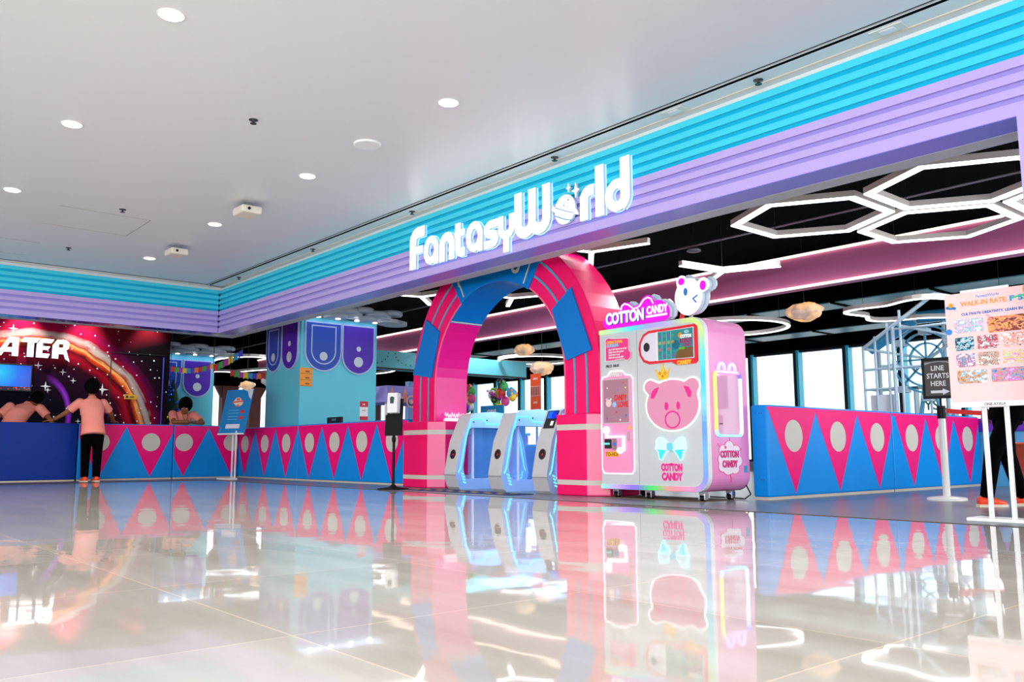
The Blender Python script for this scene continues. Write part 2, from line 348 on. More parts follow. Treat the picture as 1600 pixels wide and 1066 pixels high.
    L.new(mx3.outputs[2], b.inputs['Base Color'])
    return m
MURAL = mural_mat()
b = MB(); b.box(-21.15, -21, -9, 7.1, 0, 4.3, MURAL)
STAR = mat('printed_star_white', (240, 242, 250), 0.5)
for (y, z, r) in ((3.75, 3.22, .1), (4.28, 2.45, .09), (5.62, 1.98, .14), (4.5, 1.92, .07), (4.78, 2.33, .08), (5.0, 2.15, .07), (4.45, 2.0, .11), (6.9, 1.7, .06), (5.15, 1.25, .06), (5.9, 1.6, .06), (6.3, 2.3, .05)):
    pts = []
    for i in range(8):
        a = i * PI / 4; rr = r if i % 2 == 0 else r * 0.22; pts.append((y + rr * math.cos(a), z + rr * math.sin(a)))
    b.prism(pts, (-21, 0, 0), FY, UP, PX, 0.003, STAR)
struct(b.build('wall_mural'))
b = MB(); b.box(-21, -20.985, 5.78, 6.98, 0.02, 2.84, MURAL); dr = struct(b.build('door_1'))
b = MB(); JN = mat('door_joint_blue', (60, 80, 190), 0.5); b.box(-20.985, -20.975, 6.94, 6.965, 0.1, 2.8, JN); b.box(-20.985, -20.975, 5.77, 6.98, 2.84, 2.855, BLACK); b.box(-20.985, -20.975, 5.765, 5.78, 0.1, 2.84, BLACK); b.build('door_edge', dr)
for y in (3.92, 5.2, 6.6):
    l = bpy.data.lights.new('wall_washer', 'SPOT'); l.energy = 110; l.spot_size = 1.15; l.spot_blend = 0.8; l.color = (1, 0.86, 0.78); l.shadow_soft_size = 0.05
    o = bpy.data.objects.new('wall_washer', l); COL.objects.link(o); o.location = (-20.55, y, 4.05); o.rotation_euler = (0, math.radians(12), 0)

# ------------------------------------------------------------------ bulkheads, ducts in the dark ceiling
b = MB(); PB = mat('rose_bulkhead_paint', (206, 112, 162), 0.55); b.box(-27, 1.0, 12.0, 12.4, 3.09, 3.55, PB); bk = b.build('bulkhead_beam'); tag(bk, 'long rose pink bulkhead beam edged with light strips, under the black ceiling', 'beam')
for z0, z1 in ((3.05, 3.085), (3.555, 3.59)):
    b = MB(); b.box(-27, 1.0, 11.97, 12.0, z0, z1, WARMLED); b.build('light_strip', bk)
b = MB(); TB = mat('teal_bulkhead_paint', (100, 190, 205), 0.55); b.box(-18.6, -18, 9.5, 15.89, 2.6, 3.02, TB)
b.box(-18.0, -17.98, 9.5, 15.89, 2.565, 2.6, BLACK)
tb = b.build('bulkhead_beam'); tag(tb, 'pale teal bulkhead box seen through the pink arch and beside the column', 'beam')
for c0 in (10.9, 12.0, 13.1):
    b = MB()
    for i in range(11):
        a = PI * i / 10; b.box(-17.985, -17.97, c0 - .45 * math.cos(a) - .01, c0 - .45 * math.cos(a) + .01, 2.97 - .27 * math.sin(a) - .025, 2.97 - .27 * math.sin(a), BLACK)
    b.build('bead_garland', tb)
DUCT = mat('duct_teal_window_light', (72, 142, 152), 0.4)  # teal is window light put into the underside colour; sides stay black
for k, (y0, y1, z, nm) in enumerate(((16.3, 17.4, 3.55, 'flat duct, its underside coloured teal for window light, under the dark ceiling, nearer the pink beam'), (19.0, 20.1, 3.42, 'flat duct, its underside coloured teal for window light, under the dark ceiling, next to the windows'))):
    b = MB(); b.box(-22, 1.0, y0, y1 - .3, z, z + 0.02, DUCT); b.box(-22, 1.0, y0 - .03, y1 - .27, z + .02, z + 0.35, BLACKM)
    for x in range(-21, 1, 2): b.box(x, x + 0.08, y0 - 0.04, y1 - .26, z - 0.02, z + 0.36, BLACKM)
    tag(b.build('air_duct'), nm, 'duct', 'ducts under the dark ceiling')
b = MB(); b.tube((-27, 10.75, 3.74), (1, 10.75, 3.74), 0.02, GREYM, seg=8); tag(b.build('conduit_pipe'), 'thin grey conduit running under the black ceiling in front of the pink beam', 'pipe')
b = MB(); b.tube((-27, 8.9, 4.0), (1, 8.9, 4.0), 0.14, mat('black_duct', (22, 24, 28), 0.4), seg=16); tag(b.build('round_duct'), 'dark round duct hanging under the black ceiling behind the fascia', 'duct')
for x, y in ((-8.23, 10.8), (-8.16, 16.9)):
    b = MB(); b.lathe([(0.10, 3.70), (0.11, 3.68), (0.11, 3.66), (0.03, 3.64)], (x, y, 0), GREYM, 18); b.tube((x, y, 3.7), (x, y, 4.3), 0.008, BLACK, seg=6)
    tag(b.build('smoke_detector'), 'round detector hung from the black ceiling ' + ('in front of the pink beam' if y < 12 else 'beyond the pink beam'), 'detector')
#@@LAMPS
# ================================================================== lamps
def led_path(name, pts, closed, z, h, w, label, group=None, cat='ceiling light', drops=(0, 2)):
    """a bar profile along pts (x,y): white housing with a lit underside, on thin wires"""
    cx = sum(p[0] for p in pts) / len(pts); cy = sum(p[1] for p in pts) / len(pts)
    t = thing(name, (cx, cy, z), label, cat, group)
    b = MB(); b.ribbon(pts, w, (0, 0, z), FX, FY, UP, h, mat('lamp_housing', (210, 203, 196), 0.4), closed=closed, d0=0.012); b.build('housing', t)
    b = MB(); b.ribbon(pts, w * 0.96, (0, 0, z), FX, FY, UP, 0.012, LED, closed=closed); b.build('diffuser', t)
    for i in drops: b = MB(); b.tube((pts[i][0], pts[i][1], z + h), (pts[i][0], pts[i][1], 4.3), 0.004, BLACK, seg=5); b.build('wire', t)
    return t
def hexpts(cx, cy, r): return [(cx + r * math.cos(PI / 6 + PI / 3 * i), cy + r * math.sin(PI / 6 + PI / 3 * i)) for i in range(6)]
R6 = 0.85; Dx = 1.66; Dy = 1.44
for (i, j, lab) in ((0, 0, 'hexagonal lit lamp frame left of the honeycomb cluster'), (1, 0, 'hexagonal lit lamp frame partly cut off by the lilac fascia, top of the cluster'), (0.5, 1, 'hexagonal lit lamp frame lowest in the honeycomb, over the pink beam'), (1.5, 1, 'hexagonal lit lamp frame at the far right of the honeycomb cluster')):
    led_path('hexagon_lamp', hexpts(-5.15 + i * Dx, 8.96 + j * Dy, R6), True, 3.2, 0.065, 0.092, lab, 'honeycomb lamps', drops=(0, 2, 4))
def ylamp(cx, cy, rot, arms, lab, L_=0.85):
    t = thing('branched_lamp', (cx, cy, 3.2), lab, 'ceiling light', 'three armed lamps')
    b = MB(); c = MB()
    for k in arms:
        a = rot + k * 2 * PI / 3; p = (cx + L_ * math.cos(a), cy + L_ * math.sin(a))
        b.ribbon([(cx, cy), p], 0.075, (0, 0, 3.2), FX, FY, UP, 0.07, MATS['lamp_housing'], d0=0.012); c.ribbon([(cx, cy), p], 0.07, (0, 0, 3.2), FX, FY, UP, 0.012, LED)
    b.build('housing', t); c.build('diffuser', t)
    w = MB(); w.tube((cx, cy, 3.27), (cx, cy, 4.3), 0.004, BLACK, seg=5); w.build('wire', t)
ylamp(-7.61, 10.66, math.radians(22), (0, 1, 2), 'three armed lit lamp above the bear sign')
ylamp(-7.95, 8.2, math.radians(15), (0, 1, 2), 'three armed lit lamp just right of the arch top')
ylamp(-11.3, 9.65, math.radians(25), (0, 1, 2), 'three armed lit lamp seen inside the arch')
ylamp(-10.2, 9.1, math.radians(85), (0, 1, 2), 'three armed lit lamp behind the arch crown')
ylamp(-12.2, 8.35, math.radians(15), (0, 1, 2), 'three armed lit lamp between the column and the arch')
ylamp(-19.2, 9.8, math.radians(15), (0, 1, 2), 'three armed lit lamp left of the turquoise column')
led_path('ring_lamp', circ(-17.3, 15.6, 1.0, 36), True, 3.0, 0.07, 0.07, 'round ring lamp seen through the arch below the pink beam', drops=(0, 12, 24))
led_path('ring_lamp', circ(-10.3, 14.6, 1.15, 36), True, 3.0, 0.07, 0.07, 'round ring lamp showing behind the cotton candy machine top', drops=(0, 12, 24))
wave = []
for i in range(60):
    a = 2 * PI * i / 60; r = 1.15 + 0.16 * math.sin(5 * a + 1); wave.append((-6.75 + r * math.cos(a), 15.35 + 1.0 * r * math.sin(a)))
led_path('wavy_lamp', wave, True, 3.0, 0.07, 0.08, 'wavy cloud outlined lamp above the white frame house', drops=(0, 20, 40))
for k, (x, y, sx, sy, ph) in enumerate(((-23.5, 10.0, 2.6, 1.2, 0), (-23.8, 13.0, 2.8, 1.3, 2), (-21.5, 12.2, 1.6, 0.9, 1))):
    wave = [(x + sx * (1 + .1 * math.sin(6 * a + ph)) * math.cos(a), y + sy * (1 + .14 * math.sin(5 * a + ph)) * math.sin(a)) for a in [2 * PI * i / 48 for i in range(48)]]
    led_path('wavy_lamp', wave, True, 3.0, 0.07, 0.09, ('wavy lamp left of the turquoise column, the nearest of the far group', 'wavy lamp over the brown arcade at the far left', 'wavy lamp seen between the column and the arch')[k], drops=(0, 16, 32))
def cloud(x, y, z, s, lab, m):
    t = thing('cloud_pendant', (x, y, z), lab, 'pendant lamp', 'cloud shaped pendants')
    b = MB(); b.ball((x, y, z), 0.30 * s, 0.26 * s, 0.15 * s, m, 28, 18, nz=0.28, ns=2.0)
    b.ball((x + .12 * s, y - .05 * s, z + .02 * s), 0.17 * s, 0.17 * s, 0.12 * s, m, 20, 12, nz=0.25, ns=2.5); b.ball((x - .14 * s, y - .03 * s, z), 0.15 * s, 0.15 * s, 0.11 * s, m, 20, 12, nz=0.25, ns=2.5)
    b.build('shade', t)
    b = MB(); b.tube((x, y, z + .1 * s), (x, y, 4.3), 0.006, BLACK, seg=6); b.build('cord', t)
def cloud_mat(name, c1, c2, es):
    m = bpy.data.materials.new(name); m.use_nodes = True; nt = m.node_tree; N = nt.nodes; L = nt.links; p = N['Principled BSDF']; p.inputs['Base Color'].default_value = rgb(165, 155, 150); p.inputs['Roughness'].default_value = 0.7
    tc = N.new('ShaderNodeTexCoord'); n = N.new('ShaderNodeTexNoise'); n.inputs['Scale'].default_value = 5; n.inputs['Detail'].default_value = 4; L.new(tc.outputs['Object'], n.inputs['Vector'])
    cr = N.new('ShaderNodeValToRGB'); L.new(n.outputs['Fac'], cr.inputs[0]); cr.color_ramp.elements[0].position = .42; cr.color_ramp.elements[0].color = rgb(*c1); cr.color_ramp.elements[1].position = .62; cr.color_ramp.elements[1].color = rgb(*c2)
    L.new(cr.outputs[0], p.inputs['Emission Color']); p.inputs['Emission Strength'].default_value = es
    return m
CL = cloud_mat('warm_cloud_paper', (150, 120, 100), (255, 190, 110), 0.45)
cloud(-7.62, 12.92, 2.84, 1.0, 'warm glowing cloud pendant hanging beside the cotton candy machine', CL)
cloud(-14.73, 12.95, 2.86, 0.85, 'cloud pendant inside the arch, upper one beside the ring lamp', CL)
cloud(-13.27, 12.15, 2.27, 0.9, 'cloud pendant inside the arch, lower one near the right leg', CL)
cloud(-18.4, 12.8, 2.30, 1.0, 'cloud pendant half hidden behind the left leg of the arch', CL)
cloud(-21.2, 9.15, 2.25, 0.7, 'small warm cloud pendant above the blue price poster', CL)
cloud(-21.2, 9.80, 2.42, 1.0, 'pale cloud pendant with coloured ribbons above the blue price poster', cloud_mat('pale_cloud_paper', (150, 160, 170), (225, 232, 240), 0.2))

# mall downlights
def downlight(x, y, first=[None]):
    if first[0]:
        t = copy_tree(first[0]); t.location = (x, y, 3.87); return t
    t = thing('downlight', (x, y, 3.87), '', 'downlight', 'recessed ceiling downlights')
    b = MB(); b.lathe([(0.105, 3.869), (0.105, 3.862), (0.088, 3.862), (0.088, 3.868)], (x, y, 0), WHITE, 28); b.build('trim_ring', t)
    b = MB(); b.lathe([(0.086, 3.8665), (0.086, 3.858), (0.06, 3.855)], (x, y, 0), glow('downlight_glow', (255, 244, 230), 5.0), 28); b.build('lens', t)
    l = bpy.data.lights.new('downlight_beam', 'SPOT'); l.energy = 120; l.spot_size = 2.3; l.spot_blend = 0.9; l.color = (1.0, 0.95, 0.88); l.shadow_soft_size = 0.09
    o = bpy.data.objects.new('downlight_beam', l); COL.objects.link(o); o.parent = t; o.location = (0, 0, -0.03)
    first[0] = t; return t
DL = {(-6.43, 2.06): 'recessed downlight largest in view, near the top edge left of centre', (-9.32, 2.06): 'recessed downlight second nearest, at the left of the ceiling', (-12.21, 2.06): 'recessed downlight at the left edge, above the theatre sign',
      (-15.1, 2.06): 'recessed downlight cut by the left picture edge', (-6.41, 4.68): 'recessed downlight nearest the sign, above the word on the fascia', (-9.3, 4.68): 'recessed downlight next to the upper ceiling projector box',
      (-12.2, 4.68): 'recessed downlight between the two ceiling boxes and the corner', (-15.1, 4.68): 'recessed downlight closest to the corner of the fascia'}
for (x, y), lab in DL.items(): t = downlight(x, y); t['label'] = lab
for k, (x, y) in enumerate([(-3.5, 4.68), (-0.6, 4.68), (-3.5, 2.06), (-0.6, 2.06), (-3.5, -0.6), (-6.4, -0.6), (-9.3, -0.6), (-12.2, -0.6), (-0.6, -0.6), (-3.5, -3.2), (-9.3, -3.2)]):
    t = downlight(x, y); t['label'] = 'recessed downlight behind or above the viewer, outside the picture'
def sprinkler(x, y, lab):
    b = MB(); b.lathe([(0.045, 3.87), (0.045, 3.864), (0.012, 3.862), (0.012, 3.835), (0.032, 3.832), (0.032, 3.828)], (x, y, 0), mat('sprinkler_metal', (70, 72, 76), 0.35, 0.8), 16)
    tag(b.build('sprinkler_head'), lab, 'sprinkler', 'ceiling sprinklers')
for x, y, lab in ((-8.03, 3.43, 'sprinkler head between the nearest downlights'), (-12.26, 3.41, 'sprinkler head beside the ceiling access panel'), (-15.17, 3.42, 'sprinkler head above the left end of the cyan fascia'), (-9.79, 6.53, 'sprinkler head beyond the slot, left of the lit letters'),
                  (-6.89, 6.53, 'sprinkler head beyond the slot, right above the planet letter'), (-4.2, 6.53, 'sprinkler head beyond the slot, between the two square plates'), (-12.71, 6.53, 'sprinkler head beyond the slot, near the far corner'), (-15.7, 6.53, 'sprinkler head beyond the slot, nearest the inside corner')):
    sprinkler(x, y, lab)
b = MB(); b.lathe([(0.15, 3.87), (0.15, 3.858), (0.135, 3.852)], (-7.89, 4.67, 0), WHITE, 32); tag(b.build('ceiling_speaker'), 'flat round white ceiling speaker left of the fascia letters', 'speaker')
for x, y, lab in ((-10.86, 4.6, 'white ceiling projector box, the nearer one'), (-13.89, 4.72, 'white ceiling projector box with a warm lit underside, nearer the corner')):
    t = thing('ceiling_box', (x, y, 3.87), lab, 'ceiling unit', 'white ceiling boxes')
    b = MB(); b.box(x - .04, x + .04, y - .04, y + .04, 3.80, 3.87, GREYM); b.build('bracket', t)
    b = MB(); b.box(x - .17, x + .17, y - .14, y + .14, 3.70, 3.80, mat('box_white', (226, 218, 204), 0.4)); b.build('housing', t, 0.025, 3)
    b = MB(); b.tube((x + .17, y - .05, 3.75), (x + .185, y - .05, 3.75), 0.02, BLACK); b.build('lens', t)
for x, lab in ((-5.15, 'square white ceiling plate left of the two by the slot'), (-2.99, 'square white ceiling plate nearest the top right corner')):
    b = MB(); b.box(x - .13, x + .13, 6.45, 6.58, 3.862, 3.87, mat('plate_cream', (222, 218, 210), 0.4)); b.box(x - .06, x + .06, 6.48, 6.55, 3.856, 3.862, LWHITE)
    tag(b.build('ceiling_plate'), lab, 'ceiling plate', 'square ceiling plates')
#@@SIGN
# ================================================================== lit letters on the fascia
SIDE = mat('letter_return_grey', (205, 224, 245), 0.35)
sg = thing('entrance_sign', (-7.9, 6.6, 3.3), 'large lit white channel letters spelling the park name on the cyan and lilac fascia', 'sign')
HALO = mat('letter_halo_blue', (150, 220, 255), 0.4, emit=(170, 225, 255), es=0.5)
def letter(name, strokes, polys=(), dots=()):
    b = MB(); O = (0, 6.665, 0)
    for k, (pts, w) in enumerate(strokes):
        b.ribbon(pts, w + 0.016, O, FX, UP, NF, 0.006, HALO)
        b.ribbon(pts, w, O, FX, UP, NF, 0.034 + .001 * k, SIGNW, mside=SIDE, d0=0.008)
    for p in polys:
        b.prism(p, O, FX, UP, NF, 0.034, SIGNW, mside=SIDE, d0=0.008)
    for p in dots: b.prism(p, O, FX, UP, NF, 0.003, mat('planet_line_blue', (120, 170, 215), .25), d0=0.043)
    b.build(name, sg)
def arc(cx, cz, r, a0, a1, n=10, rz=None): return circ(cx, cz, r, n, rz, math.radians(a0), math.radians(a1), False)
# f
letter('letter_f', [([(-9.90, 3.07)] + [(-9.90, 3.46)] + arc(-9.77, 3.46, 0.13, 180, 95, 8, 0.12) + [(-9.62, 3.58)], 0.15), ([(-9.86, 3.33), (-9.66, 3.33)], 0.10)])
def la(x0, x1, nm):
    c = (x0 + x1) / 2; w = 0.095; r = (x1 - x0 - w) / 2
    letter(nm, [(arc(c, 3.275, r, 20, 340, 22, 0.15)[0:], w), ([(x1 - w / 2, 3.065), (x1 - w / 2, 3.30)] + arc(c, 3.30, r, 0, 60, 6, 0.12), w)])
la(-9.63, -9.29, 'letter_a')
letter('letter_n', [([(-9.20, 3.065), (-9.20, 3.28)] + arc(-9.095, 3.29, 0.105, 180, 0, 14, 0.10) + [(-8.99, 3.065)], 0.115)])
letter('letter_t', [([(-8.85, 3.52), (-8.85, 3.20)] + arc(-8.77, 3.19, 0.08, 180, 270, 6, 0.07) + [(-8.70, 3.12)], 0.115), ([(-8.92, 3.38), (-8.70, 3.38)], 0.085)])
la(-8.67, -8.33, 'letter_a')
letter('letter_s', [([(-8.03, 3.365), (-8.17, 3.365)] + arc(-8.18, 3.30, 0.07, 90, 250, 8, 0.06) + [(-8.14, 3.235)] + arc(-8.14, 3.175, 0.07, 80, -90, 8, 0.06) + [(-8.30, 3.115)], 0.10)])
letter('letter_y', [([(-7.97, 3.42), (-7.97, 3.28)] + arc(-7.865, 3.26, 0.105, 180, 360, 12, 0.09) + [(-7.76, 3.42)], 0.098), ([(-7.865, 3.2), (-7.865, 2.955)], 0.105)])
letter('letter_w', [([(-7.64, 3.64), (-7.64, 3.26)] + arc(-7.515, 3.24, 0.125, 180, 360, 12, 0.11) + [(-7.39, 3.64)], 0.13), ([(-7.39, 3.25)] + arc(-7.265, 3.24, 0.125, 180, 360, 12, 0.11) + [(-7.14, 3.64)], 0.13)])
RG = [(-7.03, 3.345), (-6.97, 3.30), (-6.80, 3.225), (-6.68, 3.175), (-6.61, 3.155), (-6.64, 3.22), (-6.66, 3.235)]
SP = lambda cx, cz, r: [(cx + (r if i % 2 == 0 else r * .28) * math.cos(i * PI / 4) * (1 if i % 4 else .72), cz + (r if i % 2 == 0 else r * .28) * math.sin(i * PI / 4)) for i in range(8)]
letter('letter_o', [], [circ(-6.83, 3.262, 0.165, 32, 0.17), SP(-6.77, 3.50, 0.055), SP(-6.655, 3.445, 0.09), RG + [(-6.80, 3.165), (-6.95, 3.23), (-7.05, 3.30)]], [circ(-6.77, 3.36, .014, 10), circ(-6.84, 3.31, .012, 10), circ(-6.78, 3.29, .01, 10), [(-6.985, 3.225), (-6.82, 3.150), (-6.69, 3.115), (-6.69, 3.100), (-6.82, 3.132), (-6.985, 3.207)], [(-6.985, 3.322), (-6.81, 3.245), (-6.675, 3.195), (-6.675, 3.182), (-6.81, 3.230), (-6.985, 3.306)]])
letter('letter_r', [([(-6.525, 3.07), (-6.525, 3.30)] + arc(-6.43, 3.31, 0.095, 180, 95, 6, 0.085) + [(-6.37, 3.39)], 0.12)])
letter('letter_l', [([(-6.285, 3.07), (-6.285, 3.64)], 0.125)])
letter('letter_d', [(arc(-6.03, 3.245, 0.12, 20, 340, 22, 0.125), 0.105), ([(-5.915, 3.64), (-5.915, 3.23)] + arc(-6.03, 3.22, 0.115, 0, -60, 6, 0.11), 0.13)])

# letters on the mural
tg = thing('theater_sign', (-20.93, 4.2, 2.8), 'white lit slanted capital letters on the galaxy mural above the television', 'sign')
def mlet(nm, polys, holes=()):
    b = MB()
    for p in polys: b.prism([(3.44 + (q[0] - 3.44) * .895, q[1] * 1.02 - .055) for q in p], (-20.995, 0, 0), FY, UP, PX, 0.08, SIGNW, mside=mat('mural_letter_side', (70, 190, 215), 0.4))
    b.build(nm, tg)
mlet('letter_e', [[(2.85, 2.62), (2.85, 3.04), (3.42, 3.04), (3.36, 2.94), (2.98, 2.94), (2.98, 2.62)], [(2.98, 2.78), (2.98, 2.87), (3.3, 2.87), (3.25, 2.78)], [(2.98, 2.62), (2.98, 2.71), (3.25, 2.71), (3.2, 2.62)]])
mlet('letter_a', [[(3.44, 2.62), (3.70, 3.02), (3.91, 3.02), (3.91, 2.62), (3.78, 2.62), (3.78, 2.72), (3.66, 2.72), (3.61, 2.62)][:3] + [(3.78, 3.02), (3.78, 2.9), (3.72, 2.9), (3.56, 2.62)], [(3.78, 2.62), (3.78, 3.02), (3.91, 3.02), (3.91, 2.62)], [(3.60, 2.70), (3.66, 2.80), (3.79, 2.80), (3.79, 2.70)]])
mlet('letter_t', [[(3.96, 2.93), (4.02, 3.03), (4.36, 3.03), (4.30, 2.93)], [(4.10, 2.62), (4.10, 2.94), (4.24, 2.94), (4.24, 2.62)]])
mlet('letter_e', [[(4.30, 2.62), (4.30, 2.90), (4.40, 3.03), (4.68, 3.03), (4.62, 2.94), (4.43, 2.94), (4.43, 2.62)], [(4.43, 2.79), (4.43, 2.87), (4.6, 2.87), (4.55, 2.79)], [(4.43, 2.62), (4.43, 2.71), (4.6, 2.71), (4.56, 2.62)]])
mlet('letter_r', [[(4.65, 2.62), (4.65, 2.90), (4.75, 3.03), (4.79, 3.03), (4.79, 2.62)], [(4.80, 3.03), (4.95, 3.03), (5.02, 2.98), (5.02, 2.86), (4.96, 2.80), (4.89, 2.80), (4.89, 2.94), (4.80, 2.94)], [(4.80, 2.79), (4.97, 2.79), (5.05, 2.56), (4.95, 2.62), (4.91, 2.72), (4.80, 2.72)], [(4.80, 2.86), (4.80, 2.79), (4.9, 2.79), (4.9, 2.86)]])

# television
tv = thing('television', (-20.93, 3.4, 2.15), 'wall mounted television showing a bright blue picture, on the galaxy mural', 'television')
b = MB(); b.box(-20.985, -20.93, 2.7, 4.17, 1.86, 2.45, BLACK); b.build('casing', tv, 0.008)
def tvmat():
    m = bpy.data.materials.new('tv_picture'); m.use_nodes = True; nt = m.node_tree; N = nt.nodes; L = nt.links; p = N['Principled BSDF']; p.inputs['Base Color'].default_value = (0.01, 0.01, 0.02, 1); p.inputs['Roughness'].default_value = 0.1
    tc = N.new('ShaderNodeTexCoord'); sp = N.new('ShaderNodeSeparateXYZ'); L.new(tc.outputs['Object'], sp.inputs[0])
    g = N.new('ShaderNodeVectorMath'); g.operation = 'DISTANCE'; L.new(tc.outputs['Object'], g.inputs[0]); g.inputs[1].default_value = (0, 0.15, 0.10)
    cr = N.new('ShaderNodeValToRGB'); L.new(g.outputs['Value'], cr.inputs[0]); e = cr.color_ramp.elements; e[0].color = rgb(40, 200, 245); e[1].position = .75; e[1].color = rgb(0, 30, 190); k = e.new(.35); k.color = rgb(0, 110, 240)
    n = N.new('ShaderNodeTexNoise'); n.inputs['Scale'].default_value = 22; L.new(tc.outputs['Object'], n.inputs['Vector'])
    cr2 = N.new('ShaderNodeValToRGB'); L.new(n.outputs['Fac'], cr2.inputs[0]); cr2.color_ramp.elements[0].position = .55; cr2.color_ramp.elements[0].color = rgb(8, 6, 30); cr2.color_ramp.elements[1].position = .62; cr2.color_ramp.elements[1].color = rgb(240, 40, 40)
    lt = N.new('ShaderNodeMath'); lt.operation = 'LESS_THAN'; L.new(sp.outputs['Z'], lt.inputs[0]); lt.inputs[1].default_value = -0.19
    mx = N.new('ShaderNodeMix'); mx.data_type = 'RGBA'; L.new(lt.outputs[0], mx.inputs[0]); L.new(cr.outputs[0], mx.inputs[6]); L.new(cr2.outputs[0], mx.inputs[7]); L.new(mx.outputs[2], p.inputs['Emission Color']); p.inputs['Emission Strength'].default_value = 0.5
    return m
b = MB(); b.box(-20.93, -20.926, 2.73, 4.14, 1.89, 2.42, tvmat()); b.build('screen', tv)
b = MB(); b.box(-20.985, -20.975, 6.1, 6.38, 1.78, 1.89, mat('notice_yellow', (225, 175, 30), 0.5)); b.prism(circ(6.16, 1.835, .03, 12), (-20.975, 0, 0), FY, UP, PX, .003, BLACK); b.marks(5, 0.06, (-20.975, 6.27, 1.815), FY, UP, PX, .003, BLACK)
tag(b.build('door_notice'), 'small yellow notice plate on the mural door', 'notice')
#@@PADS
# ================================================================== padded barriers
def barrier(name, along, a0, a1, c0, c1, h, ntri, label, group, base=BLUE, trim0=0.0, pitch=None, start=None):
    """along 'x': front faces -Y at c0; along 'y': front faces +X at c0."""
    b = MB()
    if along == 'x': b.box(a0, a1, c0, c1, 0.03, h, base)
    else: b.box(c1, c0, a0, a1, 0.03, h, base)
    o = b.build(name, None, 0.022, 3); tag(o, label, 'barrier', group)
    if ntri:
        O, u, n = ((0, c0, 0), FX, NF) if along == 'x' else ((c0, 0, 0), FY, PX)
        b = MB(); st = a0 if start is None else start; p = pitch or (a1 - st) / ntri
        def clip(poly, lo, hi):
            for lim, sgn in ((lo, 1), (hi, -1)):
                out = []
                for i in range(len(poly)):
                    A, B = poly[i - 1], poly[i]; ia = sgn * (A[0] - lim) >= 0; ib = sgn * (B[0] - lim) >= 0
                    if ia != ib: t = (lim - A[0]) / (B[0] - A[0]); out.append((lim, A[1] + t * (B[1] - A[1])))
                    if ib: out.append(B)
                poly = out
            return poly
        lo, hi = a0 + 0.012, a1 - 0.012
        b.prism([(lo, h - 0.02), (lo, h - 0.055), (hi, h - 0.055), (hi, h - 0.02)], O, u, UP, n, 0.0025, PINK)
        for k in range(ntri):
            s0 = st + k * p
            q = clip([(s0, h - 0.055), (s0 + p / 2, 0.06), (s0 + p, h - 0.055)], lo, hi)
            if len(q) > 2: b.prism(q, O, u, UP, n, 0.0025, PINK)
            q = clip(circ(s0 + p / 2, h * 0.675, 0.182, 36), lo, hi)
            if len(q) > 2: b.prism(q, O, u, UP, n, 0.002, CREAM, d0=0.0026)
        b.build('printed_pattern', o)
    b = MB()
    if along == 'x': b.box(a0 + .01, a1 - .01, c0 + .012, c1 - .012, 0, 0.032, mat('skirting_cream', (200, 190, 176), 0.5))
    else: b.box(c1 + .012, c0 - .012, a0 + .01, a1 - .01, 0, 0.032, MATS['skirting_cream'])
    b.build('plinth', o)
    return o
G = 'padded barriers with triangle print'
barrier('padded_barrier', 'x', -18.62, -15.5, 7.75, 8.0, 1.07, 3, 'padded barrier with pink triangles, between the counter corner and the turquoise column', G, start=-18.45, pitch=0.983)
barrier('padded_barrier', 'x', -15.49, -11.66, 7.75, 8.0, 1.07, 4, 'padded barrier with pink triangles, behind the sanitizer stand beside the arch', G, pitch=0.96)
barrier('padded_barrier', 'y', 8.31, 11.2, -5.42, -5.62, 1.045, 3, 'padded barrier with pink triangles, right of the cotton candy machine, nearer panel', G, start=8.35, pitch=0.975)
barrier('padded_barrier', 'y', 11.21, 14.0, -5.42, -5.62, 1.045, 3, 'padded barrier with pink triangles, farther panel behind the white queue post', G, start=11.3, pitch=0.9)
barrier('padded_counter', 'y', 4.52, 6.34, -18.3, -18.62, 1.12, 2, 'padded counter with pink triangles that the standing person leans on', 'padded counter units', start=4.42, pitch=0.98)
barrier('padded_counter', 'y', 6.35, 7.735, -18.3, -18.62, 1.12, 2, 'padded counter with pink triangles below the person with folded arms', 'padded counter units', start=6.05, pitch=1.03)
barrier('padded_counter', 'y', -1.0, 4.5, -18.3, -18.62, 1.12, 0, 'plain royal blue padded counter under the television', 'padded counter units', base=DBLUE)
b = MB()
for z in (0.22, 0.95):
    for x in (-5.56, -5.51, -5.48): b.tube((x, 8.305, z), (x, 8.312, z), 0.005, BLACK, seg=8)
b.build('screw_hole', [o for o in COL.objects if o.get('label', '').startswith('padded barrier with pink triangles, right of')][0])

# ================================================================== arch
ar = thing('entrance_arch', (-9.28, 7.85, 0), 'big pink padded arch with blue patches over the entry gates', 'arch')
def archbase(x0, x1, right):
    b = MB(); pts = [(x0, 7.5), (x1 - .24, 7.5), (x1 - .22, 7.5), (x1, 7.68), (x1, 8.2), (x0, 8.2)]
    o = V((0, 0, 0))
    def ringbox(z0, z1, m, ms):
        N = len(pts)
        for i in range(N):
            a, c = pts[i], pts[(i + 1) % N]; mm = ms if i == 2 else m  # chamfer takes a lighter pink: light on the corner put into colour
            b.add([(a[0], a[1], z0), (c[0], c[1], z0), (c[0], c[1], z1), (a[0], a[1], z1)], [(0, 1, 2, 3)], mm)
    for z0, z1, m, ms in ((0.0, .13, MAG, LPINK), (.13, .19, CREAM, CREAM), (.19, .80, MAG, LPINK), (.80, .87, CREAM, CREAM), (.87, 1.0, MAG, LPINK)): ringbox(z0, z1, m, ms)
    b.add([(p[0], p[1], 1.0) for p in pts], [tuple(range(6))], MAG); b.add([(p[0], p[1], 0.0) for p in pts], [tuple(range(6))[::-1]], MAG)
    return b.build('base', ar, 0.02, 3)
archbase(-11.42, -10.54, False); archbase(-7.94, -7.18, True)
